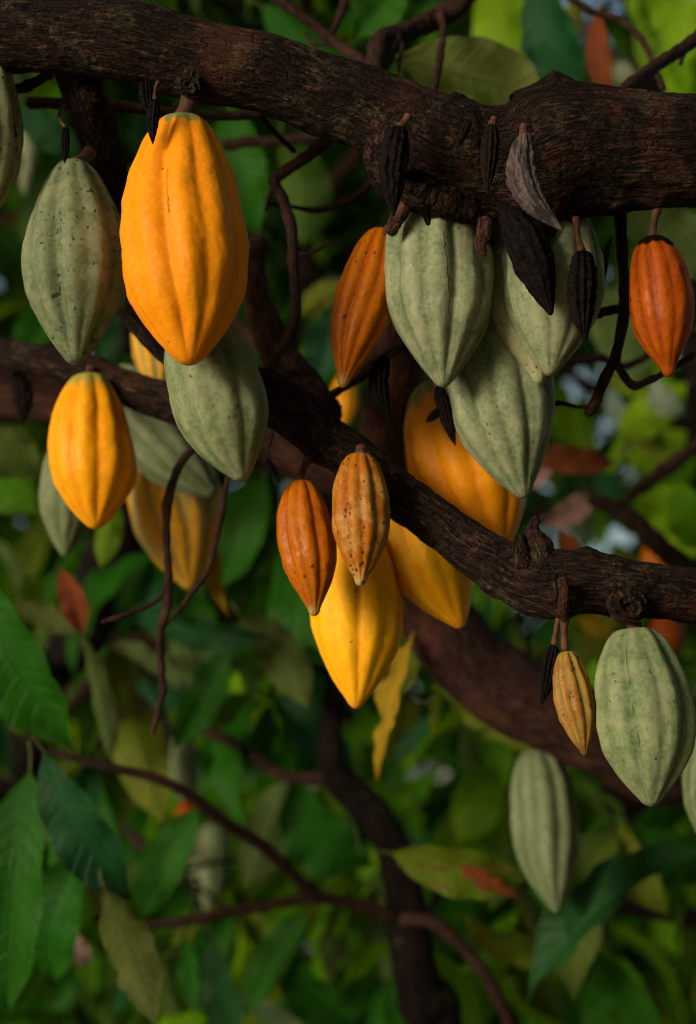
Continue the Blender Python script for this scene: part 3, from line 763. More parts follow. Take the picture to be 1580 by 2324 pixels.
TW = [
    [(770, 290, 1.60, 15), (735, 325, 1.60, 14), (690, 360, 1.60, 13), (640, 395, 1.60, 13), (625, 415, 1.60, 13), (645, 455, 1.60, 12), (662, 520, 1.60, 12), (668, 600, 1.60, 12), (672, 700, 1.60, 12), (660, 760, 1.60, 11), (630, 805, 1.62, 11), (608, 840, 1.66, 12)],
    [(590, 262, 1.55, 6), (625, 300, 1.57, 6), (672, 348, 1.59, 6)],
    [(600, 462, 1.68, 5), (650, 466, 1.70, 5), (720, 474, 1.72, 7), (790, 458, 1.72, 8), (840, 420, 1.70, 8), (880, 365, 1.66, 8)],
    [(635, 410, 1.60, 5), (612, 440, 1.60, 5), (600, 480, 1.61, 3)],
    [(674, 575, 1.60, 5), (710, 573, 1.60, 4), (752, 545, 1.60, 3)],
    [(60, 237, 1.62, 13), (-60, 233, 1.66, 14), (200, 238, 1.62, 13), (330, 248, 1.62, 13), (430, 262, 1.62, 12), (540, 262, 1.62, 10), (620, 250, 1.60, 10)][0:1] + [(200, 238, 1.62, 13), (330, 248, 1.62, 13), (430, 262, 1.62, 12), (540, 262, 1.62, 10), (620, 250, 1.60, 10)],
    [(-80, 210, 1.55, 12), (0, 206, 1.53, 11), (60, 196, 1.51, 12), (120, 165, 1.50, 12)],
    [(500, 330, 2.0, 12), (560, 322, 2.0, 13), (640, 318, 2.0, 12), (760, 300, 2.0, 12)],
    # right hand twigs
    [(1405, 470, 1.53, 15), (1414, 560, 1.53, 13), (1420, 660, 1.53, 12), (1415, 740, 1.53, 12), (1398, 815, 1.53, 12), (1370, 870, 1.53, 12), (1342, 925, 1.53, 11), (1328, 942, 1.53, 7)],
    [(1338, 925, 1.53, 6), (1310, 921, 1.53, 5), (1270, 918, 1.53, 5), (1230, 922, 1.56, 4)],
    [(1396, 822, 1.53, 9), (1415, 855, 1.53, 9), (1440, 877, 1.53, 9), (1475, 862, 1.53, 8), (1510, 845, 1.53, 7), (1580, 800, 1.55, 7)],
    [(1418, 702, 1.53, 10), (1390, 707, 1.525, 9), (1362, 712, 1.52, 9), (1352, 720, 1.52, 8)],
    [(1390, 535, 1.60, 4), (1380, 570, 1.60, 5), (1376, 610, 1.60, 4), (1366, 650, 1.60, 4)],
    # hanging twigs under the green pod
    [(470, 960, 1.70, 9), (440, 1010, 1.68, 9), (405, 1065, 1.67, 9), (380, 1135, 1.66, 10), (376, 1220, 1.66, 9), (384, 1310, 1.66, 9), (378, 1370, 1.66, 9), (366, 1440, 1.66, 9), (368, 1510, 1.66, 8), (368, 1570, 1.66, 7), (355, 1620, 1.66, 7), (344, 1668, 1.66, 5)],
    [(384, 1322, 1.66, 7), (360, 1360, 1.66, 6), (320, 1385, 1.65, 5), (270, 1400, 1.64, 5), (230, 1412, 1.64, 5)],
    [(540, 1010, 1.66, 7), (520, 1085, 1.65, 7), (506, 1160, 1.65, 7), (490, 1235, 1.65, 6), (470, 1295, 1.65, 7), (440, 1340, 1.655, 6), (405, 1385, 1.66, 5), (372, 1425, 1.66, 5)],
    [(620, 980, 1.58, 3), (612, 1010, 1.57, 2.2), (606, 1045, 1.56, 2.2)],
    # twigs between lower branch and orange pod
    [(725, 925, 1.62, 8), (765, 890, 1.62, 8), (815, 855, 1.62, 9), (870, 815, 1.63, 10), (930, 780, 1.66, 12)],
    # top
    [(600, -20, 1.70, 10), (665, 25, 1.70, 11), (740, 78, 1.70, 12), (800, 120, 1.68, 13), (850, 165, 1.62, 14)],
    [(790, -20, 1.75, 9), (775, 30, 1.75, 9), (758, 75, 1.72, 8)],
    [(690, 72, 1.74, 4), (715, 96, 1.73, 5), (760, 100, 1.72, 6), (800, 122, 1.70, 6)],
    [(1085, -60, 1.75, 28), (1040, 10, 1.74, 26), (980, 45, 1.73, 24), (920, 72, 1.70, 22), (868, 92, 1.66, 22), (852, 130, 1.60, 20), (850, 190, 1.54, 22)],
    [(1000, 30, 1.72, 9), (1004, 70, 1.70, 8), (1002, 120, 1.66, 8), (994, 170, 1.60, 9), (985, 215, 1.54, 9)],
    [(905, 85, 1.68, 10), (890, 120, 1.65, 11), (870, 155, 1.60, 12), (850, 195, 1.55, 12)],
    [(912, 95, 1.66, 4), (908, 130, 1.64, 4), (905, 165, 1.60, 4)],
    [(1640, 30, 1.70, 15), (1570, 95, 1.66, 15), (1500, 145, 1.60, 15), (1440, 190, 1.54, 16), (1400, 225, 1.50, 16)],
    [(1570, 95, 1.66, 6), (1552, 125, 1.66, 5), (1545, 150, 1.66, 5)],
    [(1260, -30, 1.80, 8), (1330, 22, 1.80, 8), (1400, 45, 1.80, 7), (1450, 80, 1.78, 7), (1480, 140, 1.72, 7), (1505, 205, 1.64, 7)],
    # right background twig
    [(1680, 930, 2.2, 20), (1580, 1010, 2.2, 17), (1500, 1070, 2.2, 15), (1430, 1125, 2.2, 12), (1395, 1150, 2.2, 12)],
    [(1330, 1130, 2.2, 14), (1395, 1152, 2.2, 18), (1450, 1190, 2.2, 22), (1500, 1240, 2.2, 24), (1600, 1330, 2.25, 28)],
    [(1200, 790, 1.9, 9), (1290, 820, 1.9, 10), (1360, 812, 1.9, 10), (1420, 830, 1.9, 9), (1500, 790, 1.9, 8), (1620, 730, 1.92, 10)],
]
for k, p in enumerate(TW):
    p = [(x + random.uniform(-3, 3), y + random.uniform(-3, 3), d, r + 0.8 * math.sin(i * 2.3 + k)) for i, (x, y, d, r) in enumerate(p)]
    nodes = [(at(x + random.uniform(-4, 4), y, d - 0.002), 0.004 + 0.2 * r * mpp(d), 0.35 * r * mpp(d)) for (x, y, d, r) in p]
    tube_px('twig', p, M['twig'], tree, 0.003, 18, lump=0.22, lumpf=75, fine=0.0006, feats=nodes)

# ================================================================== PODS
pod('largest bright yellow pod, hanging by a short red-brown stalk from the upper branch', (413, 274), (430, 829), 142, 1.41, 'yellow', 'fat', (438, 218, 1.44), 21, phase=-0.07, furrow=0.060, res=(170, 190), seed=1, crack=(76, 0.3, 0.5))
pod('dull green pod full of black specks and cracks, left of the largest yellow pod', (166, 370), (172, 829), 116, 1.47, 'dullgreen', 'spindle', (205, 345, 1.53), 14, phase=0.15, furrow=0.06, res=(140, 150), seed=2)
pod('green pod cut by the left edge of the picture, under the upper branch', (-35, 110), (-30, 500), 80, 1.47, 'dullgreen', 'egg', (-40, 90, 1.5), 12, seed=3)
pod('pale green pod tilted to the right, its shoulder behind the largest yellow pod', (432, 712), (552, 1094), 105, 1.47, 'leafgreen', 'egg', (440, 690, 1.56), 12, phase=0.5, furrow=0.055, res=(140, 150), seed=4, dd=0.01)
pod('smooth golden yellow pod in front of the lower branch, at the far left', (201, 853), (218, 1201), 95, 1.64, 'gold', 'fat', (210, 838, 1.68), 12, phase=0.75, furrow=0.07, seed=5)
pod('grey-green pod tip showing below and behind the golden pod at the left', (185, 960), (146, 1263), 72, 1.86, 'pale', 'point', (190, 930, 1.95), 10, seed=6)
pod('pale grey-green pod lying slanted behind the lower branch, over a yellowing pod', (250, 850), (490, 1125), 88, 1.88, 'pale', 'egg', (235, 830, 1.98), 10, phase=0.3, furrow=0.09, seed=7)
pod('pod turning from green to yellow in streaks, behind two hanging twigs', (372, 985), (432, 1338), 100, 1.98, 'turning', 'point', (372, 965, 1.99), 10, phase=0.2, furrow=0.10, seed=8)
pod('yellow-green pod sliver between the largest yellow pod and the lower branch', (372, 610), (362, 905), 64, 1.86, 'turning', 'egg', (372, 590, 1.8), 10, seed=9)
pod('leaning orange pod with a greenish tip, left of the tall pale green pod', (870, 523), (776, 880), 67, 1.495, 'orange', 'slim', (884, 518, 1.46), 9, phase=0.2, furrow=0.07, res=(130, 140), seed=10)
pod('tall pale green pod with a long crack, hanging under the rotten hollow', (986, 425), (1006, 879), 120, 1.475, 'green', 'point', None, 12, phase=0.62, furrow=0.065, res=(160, 180), seed=11, crack=(98, 0.12, 0.72))
pod('green pod behind two black withered pods, below the thick part of the upper branch', (1248, 440), (1247, 853), 112, 1.475, 'green', 'point', None, 12, phase=0.9, furrow=0.07, res=(140, 150), seed=12)
pod('green pod with rust-brown scars, squeezed behind its neighbour, only its lower edge showing', (1140, 500), (1224, 875), 88, 1.505, 'scarred', 'slim', None, 12, phase=0.1, furrow=0.05, seed=13)
pod('blue-green pod leaning right, below and behind the other green pods', (1085, 690), (1190, 1131), 114, 1.52, 'green', 'point', (1080, 665, 1.6), 12, phase=0.4, furrow=0.07, res=(140, 150), seed=14)
pod('burnt orange pod with a black collar, hanging alone at the right', (1480, 540), (1519, 856), 70, 1.42, 'burnt', 'slim', (1492, 470, 1.445), 9, phase=0.55, furrow=0.05, res=(140, 150), seed=15)
pod('wide amber pod with a green shoulder, passing behind the lower branch', (985, 868), (1140, 1262), 128, 1.63, 'amber', 'egg', (975, 850, 1.72), 12, phase=0.3, furrow=0.05, res=(130, 140), seed=16)
pod('yellow pod hanging below the middle of the lower branch, tip to the right', (905, 1090), (1048, 1426), 96, 1.60, 'lemon', 'point', (900, 1075, 1.66), 10, phase=0.1, furrow=0.05, res=(130, 140), seed=17)
pod('yellow pod reaching lowest in the middle of the picture, behind two orange ones', (802, 1190), (808, 1609), 102, 1.575, 'lemon', 'point', (815, 1170, 1.62), 10, phase=0.8, furrow=0.06, res=(130, 140), seed=18)
pod('small smooth orange pod with a green tip on a red stalk, under the lower branch', (680, 1092), (714, 1399), 63, 1.48, 'orange', 'slim', (702, 1040, 1.53), 8, phase=0.42, furrow=0.06, res=(130, 140), seed=19)
pod('small orange-yellow pod peppered with dark specks, in front of the lower branch', (815, 1030), (818, 1331), 63, 1.45, 'speckled', 'slim', (822, 1018, 1.49), 12, phase=0.25, furrow=0.075, res=(130, 140), seed=20)
pod('smallest pod, yellow-green and mottled brown, beside the round green pod', (1284, 1478), (1328, 1716), 43, 1.42, 'mottled', 'slim', (1283, 1395, 1.43), 8, phase=0.5, furrow=0.09, res=(110, 120), seed=21)
pod('round green pod below the knot on the lower branch, at the right', (1438, 1428), (1478, 1831), 110, 1.41, 'leafgreen', 'egg', (1436, 1392, 1.43), 17, phase=0.05, furrow=0.07, res=(160, 180), seed=22, crack=(77, 0.12, 0.7))
pod('blurred green pod with dark stripes, hanging lower right behind', (1216, 1700), (1264, 2073), 74, 1.98, 'pale', 'point', (1215, 1640, 1.99), 9, phase=0.6, furrow=0.10, seed=23)
pod('green pod cut by the right edge of the picture, beside the round green pod', (1620, 1600), (1612, 1930), 66, 1.72, 'pale', 'egg', (1620, 1570, 1.75), 9, seed=24)
FAR = 'blurred pods of the trees behind'
pod('blurred pale pod far behind, under the longest hanging twig', (345, 1590), (335, 1810), 42, 2.9, 'pale', 'egg', (346, 1570, 2.9), 6, res=(50, 60), seed=25, group=FAR)
pod('blurred pale pod far behind, just right of the small orange pod', (485, 1868), (470, 2085), 46, 2.9, 'pale', 'egg', (490, 1850, 2.9), 6, res=(50, 60), seed=26, group=FAR)
pod('blurred orange pod, lower left, crossed by a leaf tip', (425, 1815), (418, 1962), 27, 2.7, 'burnt', 'egg', (427, 1800, 2.7), 5, res=(50, 60), seed=27, group=FAR)
pod('blurred pale pod upright between leaves, above the small orange pod', (415, 1660), (425, 1835), 32, 3.0, 'pale', 'egg', (414, 1645, 3.0), 5, res=(50, 60), seed=28, group=FAR)
pod('blurred yellow pod glimpsed over the lower branch, left of the reddish trunk', (785, 850), (780, 968), 30, 2.6, 'gold', 'egg', (785, 835, 2.6), 5, res=(50, 60), seed=29, group=FAR)
pod('blurred orange pod glimpsed behind the round green pod', (1520, 1390), (1505, 1500), 40, 2.5, 'burnt', 'egg', (1520, 1370, 2.5), 5, res=(50, 60), seed=30, group=FAR)
pod('blurred orange pod glimpsed above the lower branch at the right edge', (1500, 1215), (1490, 1330), 38, 2.6, 'orange', 'egg', (1500, 1200, 2.6), 5, res=(50, 60), seed=31, group=FAR)
pod('tiny blurred green pod hanging upper left, the higher of two', (66, 282), (70, 392), 20, 2.4, 'green', 'slim', (66, 262, 2.4), 4, res=(50, 60), seed=32, group=FAR)
pod('tiny blurred green pod hanging upper left, the lower of two', (62, 370), (58, 446), 14, 2.4, 'green', 'slim', (60, 355, 2.4), 3, res=(50, 60), seed=33, group=FAR)

WG = 'withered black pods'
def dry(label, top, tip, hw, d, stalk=None, bend=0, mat='black', srad=4, seed=0, furrow=0.22, wr=0.22, **kw):
    return pod(label, top, tip, hw, d, mat, 'wither', stalk, srad, furrow=furrow, bend=bend, res=(110, 110), wart=0.05, wrinkle=wr, group=WG, name='withered_pod', cat='withered pod', seed=seed, **kw)


dry('small black shrivelled pod at the top left shoulder of the largest yellow pod', (352, 226), (347, 327), 13, 1.385, (360, 186, 1.425), 3, seed=41)
dry('black stub of a pod just behind the shrivelled one near the knot', (330, 185), (338, 262), 14, 1.43, None, 0, seed=42)
dry('thin black pod on a thread over the speckled dull green pod', (149, 288), (147, 372), 9, 1.45, (147, 238, 1.60), 0, seed=43, srad=3)
dry('long black ridged pod on the upper branch, left of the rotten hollow', (905, 288), (893, 492), 28, 1.365, (928, 262, 1.385), 8, seed=44, srad=9)
dry('curved grey weathered pod pressed against the thick part of the upper branch', (1188, 305), (1276, 522), 33, 1.345, (1190, 286, 1.37), 42, 'greyhusk', seed=45, srad=9, furrow=0.12, wr=0.16)
dry('large black dried pod pointing down right, in front of a green pod', (1156, 478), (1252, 716), 47, 1.41, None, -10, seed=46, furrow=0.08, wr=0.06)
dry('black ridged pod on a thin red stalk, before the rightmost large green pod up high', (1322, 570), (1328, 779), 29, 1.40, (1308, 492, 1.435), 4, seed=47, srad=7)
dry('small black curved pod left of the reddish trunk', (872, 808), (886, 956), 20, 1.50, (895, 790, 1.52), 18, seed=48, srad=5)
dry('black splintered pod hanging before the green shoulder of the amber pod', (994, 878), (1034, 1012), 15, 1.52, (990, 862, 1.53), 0, seed=49, srad=8)
dry('black fragment beside the splintered pod over the amber pod', (1000, 930), (966, 958), 9, 1.52, None, 0, seed=50)
dry('slim black pod beside the smallest mottled pod', (1258, 1464), (1228, 1600), 17, 1.43, (1272, 1395, 1.435), 0, seed=51, srad=6)
dry('tiny black pod on a thread, left of the small smooth orange pod', (606, 1042), (634, 1088), 7, 1.56, None, 0, seed=52)
dry('brown-black pod flattened on the bark left of the curved grey one', (1116, 282), (1106, 442), 18, 1.37, (1124, 268, 1.385), 0, 'brownhusk', seed=53, srad=8)
dry('tiny dark pod on the bark between the long black and the brown-black pod', (1066, 272), (1034, 340), 9, 1.375, None, 0, 'brownhusk', seed=54)
dry('brown shrivelled pod stub hanging behind the left end of the lower branch', (40, 845), (50, 965), 20, 1.80, None, -8, 'brownhusk', seed=55)

# ================================================================== LEAVES OF THE FRUITING TREE (picked out one by one)
HL = [
    # base, tip, width, depth, kind, variant, face, roll
    ((905, 128), (1262, 236), 175, 1.78, 'ol', 0, -1, 0.15), ((590, 10), (800, 130), 110, 2.2, 'g', 0, 1, 0.4), ((900, -60), (800, 90), 120, 2.0, 'g', 3, 1, 0.2),
    ((1120, -70), (1150, 200), 150, 2.4, 'bb', 0, -1, 0.1), ((1215, -50), (1335, 215), 150, 2.1, 'k', 0, 1, 0.5), ((1362, 10), (1385, 235), 56, 2.0, 'r', 4, 1, 0.6),
    ((1440, -60), (1560, 150), 120, 2.5, 'bb', 1, -1, 0.3), ((1500, 90), (1600, 290), 110, 2.6, 'bb', 0, -1, 0.2), ((520, 240), (590, 540), 150, 2.2, 'g', 0, 1, 0.3), ((640, 300), (690, 560), 120, 2.3, 'g', 1, -1, 0.2),
    ((40, 235), (190, 345), 90, 2.1, 'k', 0, 1, 0.3), ((780, 680), (715, 880), 100, 2.2, 'k', 0, 1, 0.1), ((800, 640), (680, 720), 80, 2.3, 'yg', 3, -1, 0.2), ((-60, 860), (105, 1085), 150, 2.1, 'o', 1, 1, 0.3),
    ((-40, 1030), (95, 1170), 120, 2.3, 'b', 7, 1, 0.3), ((1310, 640), (1440, 900), 120, 2.3, 'o', 1, -1, 0.2), ((1400, 470), (1640, 640), 150, 2.0, 'o', 0, -1, 0.3), ((1560, 870), (1400, 990), 100, 2.6, 'bb', 0, -1, 0.1),
    ((1560, 980), (1420, 1060), 90, 2.8, 'bb', 0, -1, 0.1), ((1180, 1015), (1400, 1050), 62, 2.1, 'r', 4, 1, 0.4), ((1440, 1130), (1600, 1270), 130, 2.5, 'bb', 1, -1, 0.2), ((1540, 1090), (1620, 1260), 110, 2.3, 'b', 0, 1, 0.4),
    ((1230, 1190), (1350, 1120), 60, 2.3, 'p', 4, 1, 0.4), ((-70, 1290), (170, 1700), 190, 1.95, 'g', 0, 1, 0.45), ((70, 1740), (20, 2310), 180, 1.9, 'g', 0, 1, 0.35), ((100, 1705), (300, 2045), 130, 1.88, 'k', 4, 1, 0.5),
    ((235, 2010), (355, 2335), 120, 1.85, 'o', 7, -1, 0.2), ((190, 1930), (130, 2230), 150, 2.1, 'g', 1, 1, 0.3), ((450, 1830), (320, 2090), 110, 2.2, 'g', 0, 1, 0.3), ((520, 1460), (395, 1700), 95, 2.2, 'g', 3, 1, 0.2),
    ((330, 1378), (610, 1440), 80, 2.1, 'k', 1, 1, 0.4), ((540, 1390), (700, 1610), 105, 2.1, 'o', 1, -1, 0.1), ((400, 1400), (455, 1575), 105, 2.4, 'o', 0, -1, 0.2), ((600, 1080), (500, 1340), 140, 2.3, 'g', 0, 1, 0.3),
    ((262, 1130), (228, 1292), 62, 2.1, 'b', 0, -1, 0.1), ((300, 1545), (450, 1600), 60, 2.4, 'k', 0, 1, 0.3), ((660, 1770), (850, 1960), 160, 2.3, 'g', 1, 1, 0.4), ((650, 1770), (555, 2020), 120, 2.5, 'o', 0, -1, 0.1),
    ((885, 1935), (1200, 1995), 120, 2.05, 'yg', 0, 1, 0.3), ((1035, 1960), (1180, 2035), 44, 2.02, 'r', 6, 1, 0.3), ((1110, 1720), (1040, 1920), 120, 2.8, 'b', 0, -1, 0.2), ((1600, 1930), (1200, 2280), 130, 2.1, 'k', 1, 1, 0.7),
    ((1420, 1930), (1290, 2130), 50, 2.0, 'k', 4, 1, 0.8), ((1460, 1880), (1620, 1990), 120, 2.2, 'g', 0, 1, 0.3), ((940, 1430), (855, 1775), 66, 1.9, 'y', 6, 1, 0.7), ((950, 1450), (890, 1620), 40, 1.95, 'yg', 5, 1, 0.6), ((1000, 1530), (985, 1680), 36, 2.0, 'yg', 6, 1, 0.4), ((960, 1440), (900, 1590), 50, 2.0, 'yg', 3, -1, 0.3),
    ((990, 1530), (1215, 1725), 110, 2.15, 'yg', 6, -1, 0.3), ((1010, 1600), (890, 1740), 46, 2.2, 'k', 3, 1, 0.5), ((478, 1075), (518, 1402), 34, 2.0, 'y', 4, 1, 0.8), ((135, 1290), (188, 1445), 66, 2.1, 'r', 3, 1, 0.2),
    ((20, 1372), (180, 1435), 60, 2.15, 'o', 0, -1, 0.2), ((175, 1430), (248, 1735), 46, 2.1, 'o', 4, -1, 0.7), ((1310, 1405), (1390, 1440), 50, 2.3, 'y', 3, 1, 0.3), ((1275, 1200), (1320, 1290), 44, 2.4, 'r', 0, 1, 0.2),
    ((480, 2120), (560, 2420), 90, 2.3, 'k', 0, 1, 0.4), ((700, 2060), (560, 2300), 90, 2.4, 'g', 0, 1, 0.3), ((640, 2160), (820, 2330), 110, 2.4, 'g', 1, 1, 0.3), ((380, 2200), (430, 2420), 100, 2.5, 'b', 0, -1, 0.2),
    ((1050, 2080), (1280, 2140), 90, 2.3, 'yg', 1, 1, 0.6), ((1350, 2160), (1500, 2360), 110, 2.3, 'g', 0, 1, 0.3), ((1130, 2180), (1010, 2360), 100, 2.5, 'b', 0, -1, 0.2), ((860, 2140), (760, 2340), 100, 2.5, 'g', 0, 1, 0.2),
    ((1280, 2180), (1330, 2380), 90, 2.6, 'g', 3, 1, 0.2),
    ((1000, 1725), (915, 1770), 30, 2.6, 'w', 0, 1, 0.1), ((660, 1760), (720, 1800), 46, 2.8, 'w', 3, 1, 0.1), ((1380, 880), (1430, 990), 50, 2.7, 'w', 0, 1, 0.2), ((1480, 860), (1550, 940), 60, 2.6, 'w', 1, 1, 0.2),  # small pale leaves stand in for glare and bits of sky
    ((745, 1510), (700, 1560), 34, 2.6, 'p', 0, 1, 0.1), ((705, 360), (722, 455), 40, 2.4, 'w', 0, 1, 0.2), ((1180, 110), (1260, 160), 50, 2.6, 'w', 0, 1, 0.2), ((1400, 140), (1440, 200), 50, 2.6, 'w', 0, 1, 0.2),
    ((1530, 10), (1600, 110), 60, 2.8, 'w', 0, 1, 0.2), ((140, 2110), (205, 2190), 50, 2.4, 'p', 4, 1, 0.2), ((390, 2225), (425, 2270), 36, 2.6, 'w', 0, 1, 0.1), ((1250, 1060), (1200, 1110), 36, 2.4, 'p', 0, 1, 0.2),
]
r9 = random.Random(19)
for k in range(30):
    if k < 13:
        x, y = r9.uniform(1130, 1600), r9.uniform(-60, 200)
    else:
        x, y = r9.uniform(1270, 1600), r9.uniform(720, 1270)
    a, ln = r9.uniform(0.5, 2.4), r9.uniform(110, 210)
    HL.append(((x, y), (x + ln * math.cos(a), y + ln * math.sin(a)), ln * r9.uniform(0.3, 0.45), r9.uniform(2.6, 3.6), r9.choice(('bb', 'b', 'bb', 'yg', 'k', 'b')), r9.randrange(6), r9.choice((-1, 1)), r9.uniform(-0.6, 0.6)))
for (b, t, wd, d, mk, var, face, roll) in HL:
    petiole(leaf_px(tree, b, t, wd, d, mk, var, face, roll))

# ================================================================== TREES BEHIND
LIMBS = []


def bg_tree(label, base, limbs, trunk=None):
    t = empty('cacao_tree', base, label, 'tree', 'cacao trees behind the fruiting branches')
    for k, (nm, wp) in enumerate(limbs):
        link(nm, tube_mesh(nm, wp, 0.012, 28, lump=0.10, lumpf=18, fine=0.001, round_ends=(k > 0)), M['bark_far' if nm == 'trunk' else 'twig'], t)
        C = catmull(np.array(wp), 6)
        for q in C:
            if q[2] > 0.6:
                LIMBS.append((Vector(q[:3]), t, q[3]))
    return t


def wpx(pts):
    return [(*at(x, y, d), r * mpp(d)) for (x, y, d, r) in pts]


b1 = at(1010, 2600, 2.17)
t1 = bg_tree('dark slender tree whose bent trunk rises through the bottom middle, blurred', (b1.x, b1.y, 0),
             [('trunk', [(b1.x + 0.05, b1.y, -0.1, 0.08), (b1.x + 0.02, b1.y, 0.5, 0.07)] + wpx([(1000, 2420, 2.17, 62), (955, 2270, 2.17, 56), (930, 2130, 2.17, 48), (905, 1960, 2.17, 41), (845, 1840, 2.17, 36), (765, 1760, 2.17, 32), (752, 1660, 2.17, 26), (762, 1560, 2.17, 25), (770, 1400, 2.20, 25), (740, 1200, 2.27, 24), (700, 900, 2.70, 22), (690, 400, 2.90, 20), (700, -200, 3.1, 17)])),
              ('branch', wpx([(930, 2100, 2.17, 22), (880, 2072, 2.14, 14), (800, 2052, 2.12, 13), (715, 2030, 2.10, 13), (655, 1975, 2.08, 12), (590, 1915, 2.06, 13), (510, 1868, 2.04, 13), (440, 1810, 2.02, 12), (350, 1765, 2.00, 11), (235, 1738, 1.98, 10), (100, 1700, 1.98, 8)])),
              ('branch', wpx([(735, 2035, 2.10, 10), (640, 2048, 2.10, 12), (510, 2072, 2.10, 12), (355, 2098, 2.10, 10), (200, 2080, 2.12, 8)])),
              ('branch', wpx([(900, 2085, 2.15, 14), (985, 2095, 2.12, 15), (1050, 2150, 2.12, 14), (1110, 2225, 2.12, 14), (1160, 2330, 2.14, 14), (1200, 2460, 2.17, 12)])),
              ('branch', wpx([(770, 1760, 2.18, 18), (660, 1765, 2.22, 14), (580, 1720, 2.24, 13), (495, 1670, 2.27, 11), (380, 1640, 2.32, 9)])),
              ('branch', wpx([(700, 900, 2.7, 20), (500, 700, 2.9, 18), (250, 560, 3.1, 16), (-50, 480, 3.3, 12)])),
              ('branch', wpx([(690, 500, 2.85, 20), (900, 250, 3.0, 16), (1100, 60, 3.1, 14), (1300, -60, 3.2, 10)]))])
b2 = at(1750, 2500, 3.0)
t2 = bg_tree('blurred tree at the right, its brown limb slanting behind the round green pod', (b2.x, b2.y, 0),
             [('trunk', [(b2.x, b2.y, -0.1, 0.10), (b2.x, b2.y, 0.6, 0.09)] + wpx([(1700, 1900, 2.95, 60), (1640, 1400, 2.95, 50), (1600, 900, 3.0, 44), (1500, 300, 3.1, 36), (1400, -200, 3.2, 30)])),
              ('branch', wpx([(1690, 1700, 2.95, 46), (1540, 1720, 2.7, 50), (1420, 1810, 2.6, 52), (1330, 1890, 2.55, 50), (1230, 1960, 2.5, 36), (1150, 2010, 2.5, 18)])),
              ('branch', wpx([(1600, 1000, 3.0, 24), (1480, 930, 2.9, 18), (1380, 900, 2.85, 14), (1280, 840, 2.8, 10)])),
              ('branch', wpx([(1540, 500, 3.1, 24), (1380, 420, 3.0, 18), (1250, 300, 2.9, 14), (1150, 100, 2.9, 10)])),
              ('branch', wpx([(1690, 2100, 2.9, 30), (1550, 2080, 2.7, 20), (1400, 2060, 2.6, 16), (1250, 2080, 2.6, 10)]))])
b3 = at(-200, 2500, 3.3)
t3 = bg_tree('blurred dark tree at the left behind the golden pod', (b3.x, b3.y, 0),
             [('trunk', [(b3.x, b3.y, -0.1, 0.10), (b3.x, b3.y, 0.6, 0.09)] + wpx([(-120, 2050, 3.2, 60), (60, 1700, 3.2, 60), (200, 1400, 3.2, 62), (280, 1150, 3.2, 60), (300, 850, 3.2, 50), (230, 400, 3.2, 40), (150, -200, 3.3, 30)])),
              ('branch', wpx([(60, 1700, 3.2, 26), (250, 1500, 3.0, 20), (420, 1420, 2.9, 14), (560, 1400, 2.8, 10)])),
              ('branch', wpx([(0, 1850, 3.2, 26), (150, 1820, 2.9, 20), (300, 1900, 2.8, 14), (420, 2000, 2.7, 10)])),
              ('branch', wpx([(290, 1000, 3.2, 24), (120, 950, 3.0, 18), (-50, 930, 2.9, 10)])),
              ('branch', wpx([(240, 450, 3.2, 24), (420, 350, 3.0, 18), (560, 280, 2.9, 12)])),
              ('branch', wpx([(120, 1560, 3.2, 20), (60, 1450, 3.0, 16), (10, 1380, 2.9, 10)]))])
b4 = at(900, 2400, 4.6)
t4 = bg_tree('blurred tree farthest back in the middle, only its leaves and dark limbs showing', (b4.x, b4.y, 0),
             [('trunk', [(b4.x, b4.y, -0.1, 0.10), (b4.x, b4.y, 0.6, 0.09)] + wpx([(880, 1900, 4.5, 40), (900, 1500, 4.5, 38), (860, 1000, 4.5, 34), (900, 400, 4.5, 30), (950, -200, 4.5, 24)])),
              ('branch', wpx([(895, 1500, 4.5, 22), (1050, 1300, 4.2, 18), (1250, 1150, 4.0, 14), (1450, 1100, 3.9, 10)])),
              ('branch', wpx([(870, 1700, 4.5, 22), (700, 1550, 4.2, 18), (500, 1500, 4.0, 14), (250, 1450, 3.9, 10)])),
              ('branch', wpx([(880, 800, 4.5, 22), (1100, 600, 4.2, 18), (1300, 500, 4.0, 14), (1500, 420, 3.9, 10)])),
              ('branch', wpx([(880, 900, 4.5, 22), (700, 600, 4.2, 18), (500, 480, 4.0, 14), (300, 420, 3.9, 10)])),
              ('branch', wpx([(885, 1950, 4.4, 22), (1100, 1850, 4.2, 18), (1300, 1800, 4.0, 14), (1500, 1780, 3.9, 10)]))])


def spray(px, py, d, n, kinds):
    C = at(px, py, d)
    best = min(LIMBS, key=lambda q: (q[0] - C).length + (0.15 if q[0].z < C.z else 0))
    P0, t, r0 = best
    mid = (P0 + C) / 2 + Vector((random.uniform(-.06, .06), random.uniform(-.06, .06), random.uniform(0.02, 0.12)))
    cv = bez(P0, mid, C, 6)
    rr = np.linspace(min(r0 * 0.6, 0.007), 0.003, 6)
    link('twig', tube_mesh('twig', np.hstack([cv, rr[:, None]]), 0.03, 8, lump=0.12, lumpf=40), M['bark_far'], t)
    a0 = random.uniform(0, 6.28)
    for k in range(n):
        a = a0 + k * 2.4
        f = k / max(1, n - 1)
        Bp = Vector(cv[-1]) * (1 - 0.5 * (1 - f)) + Vector(cv[-2]) * (0.5 * (1 - f))
        down = random.uniform(-2.8, -0.5)
        dr = Vector((math.cos(a), math.sin(a), down)).normalized()
        L = random.uniform(0.13, 0.28)
        up = Vector((random.uniform(-.9, .9), random.uniform(-.9, .9) - 0.3, 0.8))
        leaf(t, Bp, Bp + dr * L, L * random.uniform(0.27, 0.36), up, random.choice(kinds), random.choice((0, 1, 2, 3, 4, 5, 1, 2, 7)))


